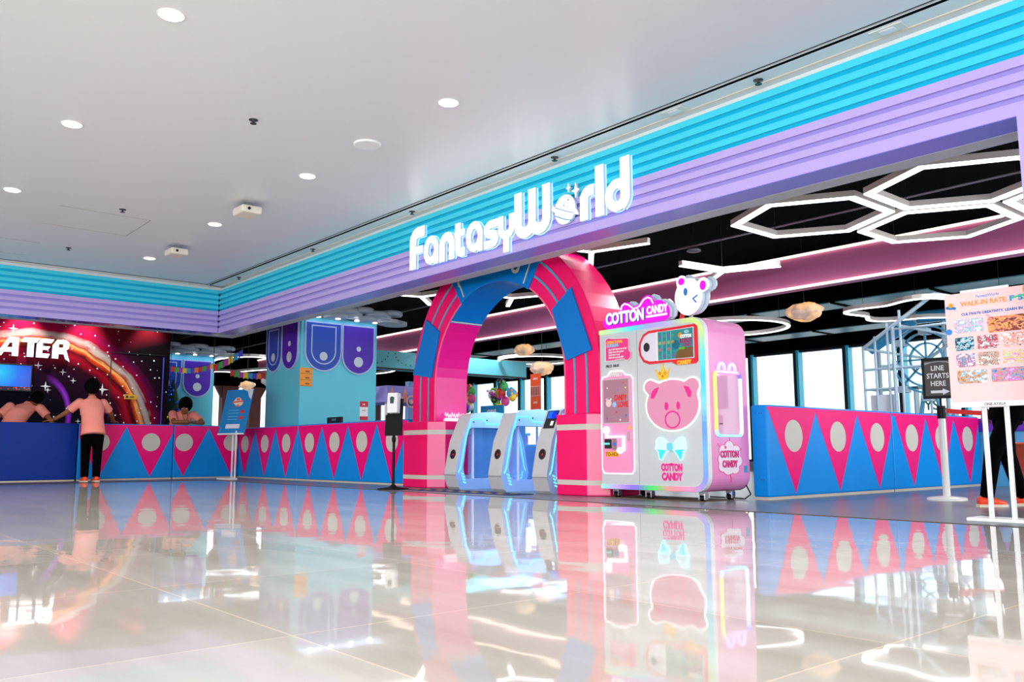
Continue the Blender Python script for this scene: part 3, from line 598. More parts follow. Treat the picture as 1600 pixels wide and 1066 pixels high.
def archprof(ro, ri, zs, cx=-9.285, e=1.0, n=30):
    out = [(cx + ro, 1.0)] + [(cx + ro * math.cos(PI * i / n), zs + ro * e * math.sin(PI * i / n)) for i in range(n + 1)] + [(cx - ro, 1.0)]
    inn = [(cx - ri, 1.0)] + [(cx - ri * math.cos(PI * i / n), zs + ri * e * math.sin(PI * i / n)) for i in range(n + 1)] + [(cx + ri, 1.0)]
    return out, inn
RO, RI, ZS = 2.03, 1.41, 1.52
out, inn = archprof(RO, RI, ZS)
AMAG = mat('arch_inner_magenta', (242, 0, 140), 0.3)
b = MB(); n = len(out)
for i in range(n - 1):
    a, c = out[i], out[i + 1]; d, e = inn[n - 1 - i], inn[n - 2 - i]
    q = lambda p, y: (p[0], y, p[1])
    b.add([q(a, 7.6), q(c, 7.6), q(e, 7.6), q(d, 7.6)], [(0, 1, 2, 3)], MAG)
    b.add([q(a, 8.2), q(c, 8.2), q(e, 8.2), q(d, 8.2)], [(3, 2, 1, 0)], MAG)
    b.add([q(a, 7.6), q(c, 7.6), q(c, 8.2), q(a, 8.2)], [(3, 2, 1, 0)], MAG)
    midz = (d[1] + e[1]) / 2
    b.add([q(d, 7.6), q(e, 7.6), q(e, 8.2), q(d, 8.2)], [(0, 1, 2, 3)], ABLUE if midz > 2.46 else AMAG)
b.add([(out[0][0], 7.6, 1.0), (out[0][0], 8.2, 1.0), (inn[-1][0], 8.2, 1.0), (inn[-1][0], 7.6, 1.0)], [(0, 1, 2, 3)], MAG)
b.add([(out[-1][0], 7.6, 1.0), (out[-1][0], 8.2, 1.0), (inn[0][0], 8.2, 1.0), (inn[0][0], 7.6, 1.0)], [(3, 2, 1, 0)], MAG)
b.build('arch_body', ar, 0.015, 3)
def pol(r, a): return (-9.285 + r * math.cos(math.radians(a)), ZS + r * math.sin(math.radians(a)))
def sector(r0, r1, a0, a1, n=12): return [pol(r1, a0 + (a1 - a0) * i / n) for i in range(n + 1)] + [pol(r0, a1 + (a0 - a1) * i / n) for i in range(n + 1)]
# thin stripes
for r in (RI + 0.19, RI + 0.40):
    b = MB(); b.ribbon([(-9.285 + r, 1.0)] + [pol(r, 180 * i / 40) for i in range(41)] + [(-9.285 - r, 1.0)], 0.028, (0, 7.6, 0), FX, UP, NF, 0.006, TEAL); b.build('stripe', ar)
b = MB(); b.ribbon([(-9.285 - RI - .012, 1.0)] + [pol(RI + .012, 180 - 180 * i / 40) for i in range(41)] + [(-9.285 + RI + .012, 1.0)], 0.022, (0, 7.6, 0), FX, UP, NF, 0.008, LPINK); b.build('piping', ar)
b = MB(); b.prism([(-7.72, 2.62), (-7.37, 1.78), (-7.82, 1.68), (-8.08, 2.37)], (0, 7.6, 0), FX, UP, NF, 0.03, ABLUE); b.build('blue_patch', ar, 0.008)
b = MB(); b.prism([(-10.93, 2.58), (-10.58, 2.35), (-10.78, 1.66), (-11.28, 1.74)], (0, 7.6, 0), FX, UP, NF, 0.03, ABLUE); b.build('blue_patch', ar, 0.008)
b = MB(); b.prism(sector(RI - 0.01, RO + 0.03, 58, 122, 14), (0, 7.6, 0), FX, UP, NF, 0.035, ABLUE)
b.build('crown_panel', ar, 0.008)
b = MB()
for a in (62.5, 117.5): b.ribbon([pol(RI + .03, a), pol(RO, a)], 0.022, (0, 7.565, 0), FX, UP, NF, 0.006, CREAM)
b.ribbon([(-10.06, 2.97), (-10.14, 3.2)], 0.045, (0, 7.565, 0), FX, UP, NF, 0.008, CREAM); b.ribbon([(-9.98, 3.10), (-10.10, 3.16)], 0.04, (0, 7.565, 0), FX, UP, NF, 0.008, CREAM)
b.ribbon(circ(-8.78, 3.07, 0.07, 20, 0.085), 0.045, (0, 7.565, 0), FX, UP, NF, 0.008, CREAM, closed=True); b.ribbon(circ(-9.62, 3.22, 0.07, 20, 0.085), 0.045, (0, 7.565, 0), FX, UP, NF, 0.008, CREAM, closed=True)
b.ribbon([(-9.25, 3.15), (-9.25, 3.4)], 0.045, (0, 7.565, 0), FX, UP, NF, 0.008, CREAM)
b.build('crown_lettering', ar)
b = MB()
for side in (-1, 1):
    pts = [V((-9.285 + side * (RI - .004) * math.cos(math.radians(43)), 7.61 + .58 * i / 6, ZS + (RI - .004) * math.sin(math.radians(43)))) for i in range(7)]
    b.path(pts, 0.012, CREAM, 6)
b.build('inner_stripe', ar)
# small white lettering lamp on the left base
b = MB(); PA = glow('pale_acrylic', (255, 232, 250), .5); b.box(-10.68, -10.60, 7.74, 8.12, 1.001, 1.035, PA)
sq = [(7.74 + .36 * i / 40, 1.09 + .035 * math.sin(i * 1.35) + .01 * math.sin(i * .5)) for i in range(41)]
b.ribbon(sq, .008, (-10.65, 0, 0), FY, UP, PX, .01, PA); b.box(-10.65, -10.64, 7.74, 8.10, 1.035, 1.052, PA)
tag(b.build('neon_lettering'), 'small white neon script on a light bar, on the left arch base', 'sign')
#@@GATES
# ================================================================== entry gates
GW = mat('gate_white_shell', (196, 194, 196), 0.35)
GB = mat('gate_side_panel', (168, 204, 252), 0.3)
prof = [(0.07, 0.0), (0.0, 0.21), (0.10, 0.68), (0.28, 1.07), (0.36, 1.10), (0.70, 1.13), (1.04, 1.10), (1.12, 1.07), (1.30, 0.68), (1.40, 0.21), (1.33, 0.0)]
hole = [(0.16, 0.22), (0.14, 0.32), (0.23, 0.84), (0.28, 0.89), (1.12, 0.89), (1.17, 0.84), (1.26, 0.32), (1.24, 0.22), (1.20, 0.15), (0.20, 0.15)]
def gate(x0, label, panel):
    Y0 = 7.47; t = thing('entry_gate', (x0 + .14, Y0 + .7, 0), label, 'turnstile', 'entry gate pedestals')
    T = lambda p: (p[0], p[1])
    # shell = outer outline minus opening, as a closed frame
    from_outer = prof; b = MB()
    bridge = list(prof) + [prof[0]] + [hole[0]] + list(reversed(hole[1:])) + [hole[0]]
    # ring of quads between outline and opening, resampled to equal count
    def resample(P, n):
        c = V((0.70, 0.55)); out = []
        for k in range(n):
            a = 2 * PI * k / n + 0.02; d = V((math.cos(a), math.sin(a))); best = 0
            for i in range(len(P)):
                p, q = V(P[i]), V(P[(i + 1) % len(P)]); e = q - p; den = d.x * e.y - d.y * e.x
                if abs(den) < 1e-9: continue
                w = p - c; tt = (w.x * e.y - w.y * e.x) / den; ss = (w.x * d.y - w.y * d.x) / den
                if tt > 0 and -1e-6 <= ss <= 1 + 1e-6: best = max(best, tt)
            out.append(c + d * best)
        return out
    A = resample(prof, 96); B = resample(hole, 96)
    N = 96
    for xs in (x0, x0 + 0.28):
        va = [(xs, Y0 + p.x, p.y) for p in A] + [(xs, Y0 + p.x, p.y) for p in B]
        b.add(va, [((i, (i + 1) % N, N + (i + 1) % N, N + i) if xs == x0 else (N + i, N + (i + 1) % N, (i + 1) % N, i)) for i in range(N)], GB)
    vo = [(x0, Y0 + p.x, p.y) for p in A] + [(x0 + .28, Y0 + p.x, p.y) for p in A]
    b.add(vo, [(N + i, N + (i + 1) % N, (i + 1) % N, i) for i in range(N)], GW)
    vi = [(x0, Y0 + p.x, p.y) for p in B] + [(x0 + .28, Y0 + p.x, p.y) for p in B]
    b.add(vi, [(i, (i + 1) % N, N + (i + 1) % N, N + i) for i in range(N)], GB)
    b.build('shell', t, 0.0)
    xs = x0 + 0.28
    for xx, nn in ((x0 + 0.28, PX), (x0, (-1, 0, 0))):
        b = MB()
        for flip in (0, 1):
            f = (lambda p: (Y0 + (1.4 - p[0] if flip else p[0]), p[1]))
            if flip == 0: pts = [(0.055, 0.245), (0.09, 0.30), (0.18, 0.72), (0.29, 1.01), (0.50, 1.02), (0.585, 0.945), (0.70, 0.945)]
            else: pts = [(0.055, 0.245), (0.09, 0.30), (0.18, 0.72), (0.29, 1.01), (0.50, 1.02), (0.585, 0.945), (0.70, 0.945)]
            b.ribbon([f(p) for p in pts], 0.018, (xx, 0, 0), FY, UP, nn, 0.004, CYLED)
            for j in range(4):
                y, z = 0.105 + j * .012, 0.235 - j * .042
                b.ribbon([f((y, z)), f((y + .045, z - .018))], 0.016, (xx, 0, 0), FY, UP, nn, 0.004, CYLED)
        b.build('light_strip', t)
        b = MB()
        for p in ((.33, .97), (.58, 1.0), (1.07, .97)): b.prism(circ(Y0 + p[0], p[1], .012, 12), (xx, 0, 0), FY, UP, nn, 0.003, BLACK)
        b.build('screw', t)
    # lower shell seam + sensor on the front
    d = V((0, 0.10, 0.47)).normalized(); nrm = V((0, -d.z, d.y))
    b = MB(); c = V((x0 + .14, Y0 + 0.0, 0.21)) + d * 0.30; pts = circ(0, 0, .055, 28, .062)
    b.prism(pts, c, FX, d, nrm, 0.006, BLACK); b.ribbon(circ(0, 0, .058, 28, .065), 0.01, c, FX, d, nrm, 0.009, mat('sensor_rim', (90, 60, 60), .3), closed=True); b.prism(circ(0.005, -.005, .016, 12), c, FX, d, nrm, 0.008, mat('sensor_red', (150, 20, 20), .3, emit=(200, 20, 20), es=.3)); b.build('sensor', t)
    b = MB(); b.box(x0 - .001, x0 + .281, Y0 - .004, Y0 + .01, 0.207, 0.213, GREYM); b.build('seam', t)
    # glass flap
    gl = glass('gate_glass', (120, 190, 255), 0.28)
    b = MB(); b.box(x0 + .13, x0 + .15, Y0 + .34, Y0 + 1.06, 0.16, 0.88, gl); b.build('glass_flap', t)
    for yy in (.42, .98): b = MB(); b.tube((x0 + .14, Y0 + yy, .15), (x0 + .14, Y0 + yy, .89), .022, LWHITE); b.build('flap_post', t)
    if panel:
        d = V((0, 0.18, 0.39)).normalized(); nrm = V((0, -d.z, d.y)); b = MB(); c = V((x0 + .14, Y0 + .10, .68)) + d * .19
        pan = [(-.10, -.02), (.10, -.02), (.10, .235), (-.10, .235)]
        b.prism(pan, c, FX, d, nrm, 0.008, BLACK); b.build('reader_panel', t)
        b = MB(); b.prism([(-.08, .12), (.085, .12), (.085, .22), (-.08, .22)], c, FX, d, nrm, .01, glow('reader_screen', (20, 110, 240), .45)); b.prism([(.02, .02), (.065, .02), (.065, .08), (.02, .08)], c, FX, d, nrm, .01, glow('reader_white', (240, 250, 255), .9)); b.prism([(.085, .12), (.085, .22), (0.02, .22), (-.01, .17), (.01, .12)], c, FX, d, nrm, .011, glow('reader_screen_deep', (10, 50, 235), .45)); b.build('reader_screen', t)
    return t
gate(-10.29, 'white entry gate pedestal beside the left leg of the arch', False)
gate(-9.27, 'white entry gate pedestal in the middle of the opening', False)
gate(-8.37, 'white entry gate pedestal with a card reader beside the right leg', True)
for x in (-9.64, -8.62):
    l = bpy.data.lights.new('gate_glow', 'AREA'); l.size = .5; l.size_y = .9; l.shape = 'RECTANGLE'; l.energy = 4; l.color = (.15, .42, 1)
    o = bpy.data.objects.new('gate_glow', l); COL.objects.link(o); o.location = (x, 8.2, 1.3)
b = MB(); MATB = mat('navy_mat', (18, 36, 96), .8); b.box(-10.45, -8.2, 6.95, 7.35, 0, .008, MATB)
for i in range(8): b.box(-10.40 + i * .27, -10.28 + i * .27, 7.0, 7.06, .008, .010, mat('mat_yellow', (190, 160, 40), .8)); b.box(-10.36 + i * .27, -10.26 + i * .27, 7.18, 7.23, .008, .010, MATS['mat_yellow'])
tag(b.build('entrance_mat'), 'flat navy mat with yellow marks in front of the entry gates', 'mat')
#@@KIOSK
# ================================================================== cotton candy machine
kx0, kx1, ky0, ky1, kz0, kz1 = -7.155, -5.61, 7.5, 8.24, 0.10, 1.985
KO = (0, ky0, 0)
kt = thing('cotton_candy_machine', (-6.38, 7.87, 0), 'white and pink cotton candy vending machine with rainbow light border, beside the arch', 'vending machine')
KW = mat('machine_white', (198, 202, 205), 0.3, coat=0.1); KP = mat('machine_pink', (232, 140, 196), 0.3, coat=0.1); KPP = mat('machine_door_pink', (250, 150, 196), 0.3)
outl = rrect(kx0, kx1, kz0, kz1, 0.17, 8, (1, 0, 0, 1))
b = MB(); b.prism(outl, (0, ky1, 0), FX, UP, NF, ky1 - ky0 - 0.06, KP, mside=KP); b.build('body', kt, 0.03, 4)
b = MB(); b.prism(outl, (0, ky0 + .06, 0), FX, UP, NF, 0.06, KW, mside=mat('machine_edge_grey', (225, 228, 230), .3)); b.build('front_panel', kt, 0.008)
# rainbow strip
RB = [(215, 235, 150), (180, 235, 200), (90, 225, 245), (175, 165, 240), (180, 180, 240), (205, 225, 140), (215, 240, 150), (110, 235, 235), (80, 215, 245), (150, 225, 245), (110, 160, 250), (120, 190, 255), (130, 160, 250), (235, 150, 190), (250, 150, 160), (80, 235, 110), (140, 110, 245), (200, 170, 235), (150, 240, 225)]
inset = rrect(kx0 + .0, kx1 - .035, kz0 + .03, kz1 - .03, 0.145, 8, (1, 0, 0, 1))
# path: top-left -> along top -> down right -> bottom -> bottom-left
pth = [p for p in inset]; k0 = [i for i, p in enumerate(pth) if abs(p[0] - (kx0)) < 1e-6 and p[1] > 1][0]
top_l = (kx0, kz1 - .03); bot_l = (kx0, kz0 + .03)
tr = [(kx1 - .035 - .145 + .145 * math.cos(a), kz1 - .03 - .145 + .145 * math.sin(a)) for a in [PI / 2 - PI / 2 * i / 8 for i in range(9)]]
brc = [(kx1 - .035 - .145 + .145 * math.cos(a), kz0 + .03 + .145 + .145 * math.sin(a)) for a in [-PI / 2 * i / 8 for i in range(9)]]
full = [top_l] + [(kx0 + (tr[0][0] - kx0) * i / 8, top_l[1]) for i in range(1, 8)] + tr + [(tr[-1][0], tr[-1][1] + (brc[0][1] - tr[-1][1]) * i / 8) for i in range(1, 8)] + brc + [(brc[-1][0] + (kx0 - brc[-1][0]) * i / 10, bot_l[1]) for i in range(1, 11)]
lens = [0]
for a, d in zip(full, full[1:]): lens.append(lens[-1] + math.dist(a, d))
def at_len(t):
    for k in range(len(full) - 1):
        if t <= lens[k + 1] + 1e-9: f = (t - lens[k]) / (lens[k + 1] - lens[k]); return (full[k][0] + (full[k + 1][0] - full[k][0]) * f, full[k][1] + (full[k + 1][1] - full[k][1]) * f)
    return full[-1]
b = MB(); NS = 72
for i in range(NS):
    q = (i + .5) / NS * (len(RB) - 1); k = min(int(q), len(RB) - 2); f = q - k; c = tuple(int(RB[k][t] * (1 - f) + RB[k + 1][t] * f) for t in range(3))
    a = at_len(lens[-1] * i / NS); d = at_len(lens[-1] * (i + 1) / NS); dx, dz = d[0] - a[0], d[1] - a[1]
    b.ribbon([a, (d[0] + dx * .08, d[1] + dz * .08)], 0.052, KO, FX, UP, NF, 0.012, glow('rainbow_%d_%d_%d' % c, c, 0.5))
b.build('rainbow_border', kt)
b = MB(); b.box(-6.572, -6.564, ky0 - .002, ky0, .16, 1.93, mat('seam_grey', (165, 172, 176), .4)); b.build('panel_seam', kt)
NEON = glow('neon_white', (255, 255, 255), 0.85)
def flat(name, parent, items, bev=0):
    b = MB()
    for it in items:
        poly, m, d0, d = it; b.prism(poly, KO, FX, UP, NF, d, m, d0=d0)
    return b.build(name, parent, bev)
# guideline board
gp = mat('board_pink', (240, 50, 135), .4)
g0 = [(-7.05, 1.60), (-7.05, 1.86), (-7.0, 1.88), (-6.94, 1.865), (-6.70, 1.85), (-6.68, 1.83), (-6.68, 1.71), (-6.65, 1.68), (-6.65, 1.62), (-6.70, 1.585), (-6.76, 1.60)]
gb = flat('guideline_board', kt, [(g0, gp, 0, .012)])
b = MB(); b.ribbon(g0, .008, KO, FX, UP, NF, .003, WHITE, closed=True, d0=.012)
b.text('OPERATIONAL', .048, (-7.02, 1.815, 0) and (-7.03, ky0, 1.805), FX, UP, NF, .004, mat('board_yellow', (255, 200, 60), .4), .0012, 'LEFT', d0=.012, sx=.8); b.text('GUIDELINE', .048, (-7.03, ky0, 1.765), FX, UP, NF, .004, mat('board_cyan', (120, 220, 250), .4), .0012, 'LEFT', d0=.012, sx=.8)
for i, s_ in enumerate(('Step1: click choose one to buy', 'Step2: choose the pattern', 'Step3: insert to pay', 'Step4: pick up candy after', 'candy is finished')):
    b.text(s_, .032, (-7.0 if i < 4 else -6.9, ky0, 1.725 - i * .032), FX, UP, NF, .003, WHITE, .0006, 'LEFT', d0=.012, sx=.72)
b.build('guideline_text', gb)
b = MB(); b.text('PRICE: 100.00', .045, (-7.06, ky0, 1.525), FX, UP, NF, .003, mat('ink', (40, 40, 50), .5), .0008, 'LEFT', sx=.8, shear=.2); b.build('price_text', kt)
# pink door
dpoly = [(-7.13, .33), (-7.13, 1.37), (-7.10, 1.41), (-7.02, 1.42), (-6.98, 1.475), (-6.79, 1.475), (-6.745, 1.42), (-6.66, 1.41), (-6.625, 1.37), (-6.625, .33), (-6.66, .28), (-7.09, .28)]
dr_ = flat('door', kt, [(dpoly, KPP, 0, .014)])
b = MB(); b.ribbon(dpoly, .013, KO, FX, UP, NF, .006, NEON, closed=True, d0=.013); b.build('neon_outline', dr_)
b = MB(); b.text('SWEET', .075, (-6.885, ky0, 1.41), FX, UP, NF, .012, WHITE, .002, d0=.014, sx=.9); b.build('sweet_lettering', dr_)
wi = flat('door_window', dr_, [([(-7.095, .86), (-7.095, 1.385), (-6.68, 1.385), (-6.68, .86)], mat('window_frame_grey', (196, 196, 202), .3), .014, .008), ([(-7.085, .87), (-7.085, 1.375), (-6.69, 1.375), (-6.69, .87)], mat('machine_glass_mauve', (176, 132, 150), .06, coat=.6), .022, .003)])
b = MB(); RED = mat('sticker_red', (225, 30, 40), .4)
b.text('CANDY', .085, (-6.815, ky0, 1.13), FX, UP, NF, .003, RED, .004, d0=.025, fit=.2); b.text('LOVE', .085, (-6.78, ky0, 1.05), FX, UP, NF, .003, RED, .004, d0=.025, fit=.16)
b.prism(circ(-7.0, 1.10, .045, 18), KO, FX, UP, NF, .003, mat('sticker_pale', (235, 205, 205), .4), d0=.025); b.prism(circ(-7.03, 1.145, .014, 10), KO, FX, UP, NF, .003, MATS['sticker_pale'], d0=.025); b.prism(circ(-6.965, 1.145, .014, 10), KO, FX, UP, NF, .003, MATS['sticker_pale'], d0=.025)
b.prism(circ(-6.91, 1.08, .03, 14), KO, FX, UP, NF, .003, mat('sticker_blue', (150, 190, 235), .4), d0=.025)
for i, (x, z, c) in enumerate(((-7.02, 1.28, (240, 200, 215)), (-6.86, 1.25, (150, 130, 220)), (-6.73, 1.27, (240, 220, 90)), (-7.03, .92, (150, 50, 200)), (-6.73, .95, (40, 120, 220)), (-6.88, .99, (220, 60, 90)), (-6.82, .9, (240, 235, 240)), (-6.77, 1.33, (230, 70, 90)), (-6.72, 1.19, (240, 170, 60)))):
    b3 = MB(); b3.prism(circ(x, z, .012, 10), KO, FX, UP, NF, .003, mat('dot%d' % i, c, .4), d0=.025); b3.build('sticker', wi)
b.build('sticker_print', wi)
b = MB(); b.ribbon([(-7.04, .77), (-7.04, .705), (-6.775, .705), (-6.775, .55), (-6.83, .545)], .022, KO, FX, UP, NF, .03, NEON, d0=.014); b.prism(circ(-7.045, .785, .042, 20), KO, FX, UP, NF, .03, NEON, d0=.014); b.prism(circ(-6.835, .545, .036, 20), KO, FX, UP, NF, .03, NEON, d0=.014); b.build('neon_guide', dr_)
flat('note_slot', dr_, [([(-7.08, .57), (-7.08, .68), (-6.975, .68), (-6.975, .57)], BLACK, .014, .01), ([(-7.09, .615), (-7.09, .635), (-7.0, .635), (-7.0, .615)], glow('slot_green', (90, 220, 200), .9), .024, .02)])
flat('coin_slot', dr_, [([(-6.955, .555), (-6.955, .685), (-6.885, .685), (-6.885, .555)], CHROME, .014, .012), (circ(-6.92, .62, .02, 14), mat('slot_blue', (40, 110, 220), .3), .026, .006)])
flat('door_lock', dr_, [([(-6.715, .655), (-6.715, .75), (-6.685, .765), (-6.685, .665)], CHROME, .014, .02), ([(-6.72, .79), (-6.66, .79), (-6.69, .835)], mat('warn_yellow', (250, 190, 20), .4), .014, .003)])
b = MB(); b.prism(rrect(-7.07, -6.86, .475, .535, .02, 4), KO, FX, UP, NF, .004, MATS['warn_yellow'], d0=.014); b.text('TO-HOP', .062, (-6.965, ky0, .483), FX, UP, NF, .003, mat('tag_gold', (190, 110, 0), .4), .003, d0=.018, sx=.9); b.build('payment_tag', dr_)
# red display frame
red = [(-6.53, 1.70), (-6.515, 1.78), (-6.46, 1.86), (-6.38, 1.895), (-5.73, 1.905), (-5.70, 1.88), (-5.70, 1.50), (-5.73, 1.475), (-5.98, 1.475), (-6.06, 1.515), (-6.38, 1.515), (-6.46, 1.545), (-6.515, 1.62)]
rf = flat('display_frame', kt, [(red, mat('display_red', (228, 14, 40), .35), 0, .014)])
red2 = [(-6.495, 1.70), (-6.485, 1.765), (-6.44, 1.835), (-6.37, 1.865), (-5.74, 1.875), (-5.74, 1.535), (-6.37, 1.545), (-6.44, 1.57), (-6.485, 1.63)]
flat('display_inner', rf, [(red2, mat('display_pale', (222, 216, 230), .3), .014, .004), (circ(-6.405, 1.71, .045, 22, .052), BLACK, .018, .003), ([(-6.255, 1.54), (-6.255, 1.87), (-6.235, 1.87), (-6.235, 1.54)], WHITE, .018, .006)])
sc = flat('display_screen', rf, [([(-6.235, 1.55), (-6.235, 1.862), (-5.75, 1.865), (-5.75, 1.545)], glow('screen_teal', (60, 175, 178), .22), .018, .006)])
b = MB(); SP_ = .025
cols = [(90, 190, 170), (230, 140, 120), (200, 210, 120), (150, 120, 200), (70, 150, 210), (240, 170, 90)]
for i in range(4):
    for j in range(4): b.prism(circ(-6.205 + i * .062, 1.585 + j * .075, .020, 12), KO, FX, UP, NF, .002, glow('icon%d' % ((i * 3 + j) % 6), cols[(i * 3 + j) % 6], .22), d0=.024)
for i in range(4): b.box(-6.236 + i * .062, -6.233 + i * .062, ky0 - .026, ky0 - .024, 1.55, 1.86, glow('grid_line', (120, 215, 210), .5))
b.prism(circ(-5.98, 1.70, .05, 20), KO, FX, UP, NF, .002, glow('scr_a', (30, 130, 160), .25), d0=.024); b.prism([(-5.99, 1.545), (-5.97, 1.62), (-5.9, 1.65), (-5.75, 1.66), (-5.75, 1.545)], KO, FX, UP, NF, .002, glow('scr_brown', (150, 105, 60), .25), d0=.024)
b.prism([(-5.94, 1.64), (-5.93, 1.665), (-5.86, 1.665), (-5.86, 1.64)], KO, FX, UP, NF, .002, glow('scr_green', (120, 200, 30), .30), d0=.027); b.prism(circ(-5.92, 1.80, .03, 14), KO, FX, UP, NF, .002, glow('scr_orange', (245, 160, 40), .30), d0=.024); b.prism(circ(-5.83, 1.83, .035, 14, .02), KO, FX, UP, NF, .002, glow('scr_cloud', (170, 225, 235), .30), d0=.024)
b.text('COTTON', .05, (-5.84, ky0, 1.765), FX, UP, NF, .002, glow('scr_w', (250, 240, 240), .6), .002, d0=.027, sx=.7); b.text('ROBOT', .066, (-5.84, ky0, 1.71), FX, UP, NF, .002, glow('scr_m', (140, 30, 90), .6), .004, d0=.027, sx=.75); b.text('CANDY', .045, (-5.82, ky0, 1.67), FX, UP, NF, .002, glow('scr_m', (140, 30, 90), .6), .002, d0=.027, sx=.75)
b.build('screen_picture', sc)
b = MB(); b.text('CANDY', .06, (-5.88, ky0, 1.478), FX, UP, NF, .004, mat('candy_yellow', (255, 196, 40), .4), .004, d0=.014, sx=.9); b.build('candy_lettering', rf)
# crown
b = MB(); YE = mat('crown_yellow', (250, 200, 30), .35)
b.prism([(-6.25, 1.33), (-6.29, 1.435), (-6.235, 1.40), (-6.185, 1.49), (-6.15, 1.405), (-6.10, 1.44), (-6.125, 1.33)], KO, FX, UP, NF, .012, YE)
b.prism(circ(-6.187, 1.365, .012, 4, .018), KO, FX, UP, NF, .003, RED, d0=.012); b.ribbon(circ(-6.225, 1.40, .014, 12), .006, KO, FX, UP, NF, .003, RED, closed=True, d0=.012); b.ribbon(circ(-6.15, 1.395, .014, 12), .006, KO, FX, UP, NF, .003, RED, closed=True, d0=.012)
for x, z in ((-6.29, 1.437), (-6.185, 1.493), (-6.10, 1.442)): b.prism(circ(x, z, .01, 10), KO, FX, UP, NF, .013, YE)
b.build('crown_ornament', kt)
# bear shaped window
def blob(parts, n=72):
    cx = sum(p[0] for p in parts) / len(parts); cz = parts[0][1]; cx = parts[0][0]; out = []
    for k in range(n):
        a = 2 * PI * k / n; d = V((math.cos(a), math.sin(a))); best = 0
        for (x, z, rx, rz) in parts:
            ox, oz = cx - x, cz - z; A = (d.x / rx) ** 2 + (d.y / rz) ** 2; B = 2 * (ox * d.x / rx ** 2 + oz * d.y / rz ** 2); Cc = (ox / rx) ** 2 + (oz / rz) ** 2 - 1; D = B * B - 4 * A * Cc
            if D >= 0: best = max(best, (-B + math.sqrt(D)) / 2 / A)
        out.append((cx + d.x * best, cz + d.y * best))
    return out
bear = blob([(-6.07, 1.04, .37, .285), (-6.37, 1.25, .10, .09), (-5.79, 1.235, .105, .095)])
bw = flat('bear_window', kt, [(bear, mat('bear_glass_pink', (214, 118, 158), .06, coat=.7), 0, .006)])
b = MB(); b.ribbon(bear, .014, KO, FX, UP, NF, .010, NEON, closed=True); b.build('neon_outline', bw)
HP = mat('hot_pink_print', (238, 30, 140), .4)
b = MB(); b.prism(circ(-6.15, 1.03, .026, 16, .045, PI * .5 * 0, 2 * PI), KO, FX, UP, NF, .003, HP, d0=.006); b.prism(circ(-5.985, 1.03, .024, 16, .045), KO, FX, UP, NF, .003, HP, d0=.006)
b.ribbon(circ(-6.07, .88, .10, 28, .09), .016, KO, FX, UP, NF, .003, HP, closed=True, d0=.006)
b.prism([(-6.37, 1.125), (-6.36, 1.19), (-6.31, 1.235), (-6.25, 1.245), (-6.28, 1.19), (-6.33, 1.12)], KO, FX, UP, NF, .003, HP, d0=.006); b.prism([(-5.91, 1.245), (-5.84, 1.23), (-5.80, 1.17), (-5.81, 1.115), (-5.85, 1.12), (-5.88, 1.19)], KO, FX, UP, NF, .003, HP, d0=.006)
b.build('bear_face', bw)
# bow
BW = glow('bow_pale_light', (205, 235, 245), .5); BT = glow('bow_teal_light', (60, 215, 232), .55); BE = glow('bow_edge_light', (170, 250, 255), .9)
bo = kt
b = MB()
for sgn in (-1, 1):
    X_ = lambda v: -6.10 + sgn * v
    top = [(X_(.03), .60), (X_(.10), .665), (X_(.16), .685), (X_(.19), .66), (X_(.205), .56), (X_(.03), .55)]
    bot = [(X_(.04), .555), (X_(.205), .56), (X_(.17), .53), (X_(.155), .45), (X_(.13), .44), (X_(.09), .50)]
    if sgn < 0: top.reverse(); bot.reverse()
    b.prism(top, KO, FX, UP, NF, .02, BW); b.prism(bot, KO, FX, UP, NF, .018, BT); b.ribbon(top, .008, KO, FX, UP, NF, .026, BE, closed=True); b.ribbon(bot, .007, KO, FX, UP, NF, .022, BE, closed=True)
b.prism(rrect(-6.14, -6.06, .545, .625, .015, 3), KO, FX, UP, NF, .03, glow('bow_knot', (120, 215, 235), .45)); b.build('bow_light', kt)
b = MB(); OUTL = mat('print_dark_pink', (150, 20, 90), .4)
for s_, z in (('COTTON', .325), ('CANDY', .225)):
    b.text(s_, .105, (-6.10, ky0, z), FX, UP, NF, .003, mat('print_pale', (240, 190, 215), .4), .011, fit=.31); b.text(s_, .105, (-6.10, ky0, z), FX, UP, NF, .003, HP, .006, d0=.0035, fit=.29)
b.build('cotton_candy_lettering', kt)
# right side: window with neon ears, cloud print, sticker
SO = (kx1, 0, 0)
b = MB(); sw = rrect(7.66, 8.07, .725, 1.365, .045, 5); b.prism(sw, SO, FY, UP, PX, .008, mat('side_glass_pink', (226, 166, 200), .06, coat=.7)); so = b.build('side_window', kt)
b = MB(); rb2 = [(130, 110, 250), (190, 150, 245), (235, 190, 240), (250, 220, 130), (250, 225, 120), (170, 235, 220), (120, 215, 245), (150, 230, 240), (240, 245, 255), (200, 220, 255)]
sw2 = rrect(7.635, 8.095, .70, 1.39, .06, 5); N2 = len(sw2)
for i in range(N2):
    a, d = sw2[i], sw2[(i + 1) % N2]; c = rb2[int(i / N2 * len(rb2))]; b.ribbon([a, d], .026, SO, FY, UP, PX, .03, glow('side_neon_%d' % int(i / N2 * len(rb2)), c, 0.75))
b.build('neon_outline', so)
b = MB()
for y in (7.76, 7.95): b.ribbon(circ(y, 1.41, .055, 14, .075, 0, PI, False), .022, SO, FY, UP, PX, .03, glow('ear_neon', (235, 190, 255), .8)); b.prism(circ(y, 1.41, .035, 14, .05, 0, PI, False), SO, FY, UP, PX, .012, HP if 0 else mat('ear_lilac', (200, 150, 235), .3))
b.build('neon_ear', so)
b = MB(); b.box(kx1 + .008, kx1 + .010, 7.70, 7.76, .82, .832, BLACK); b.build('maker_mark', so)
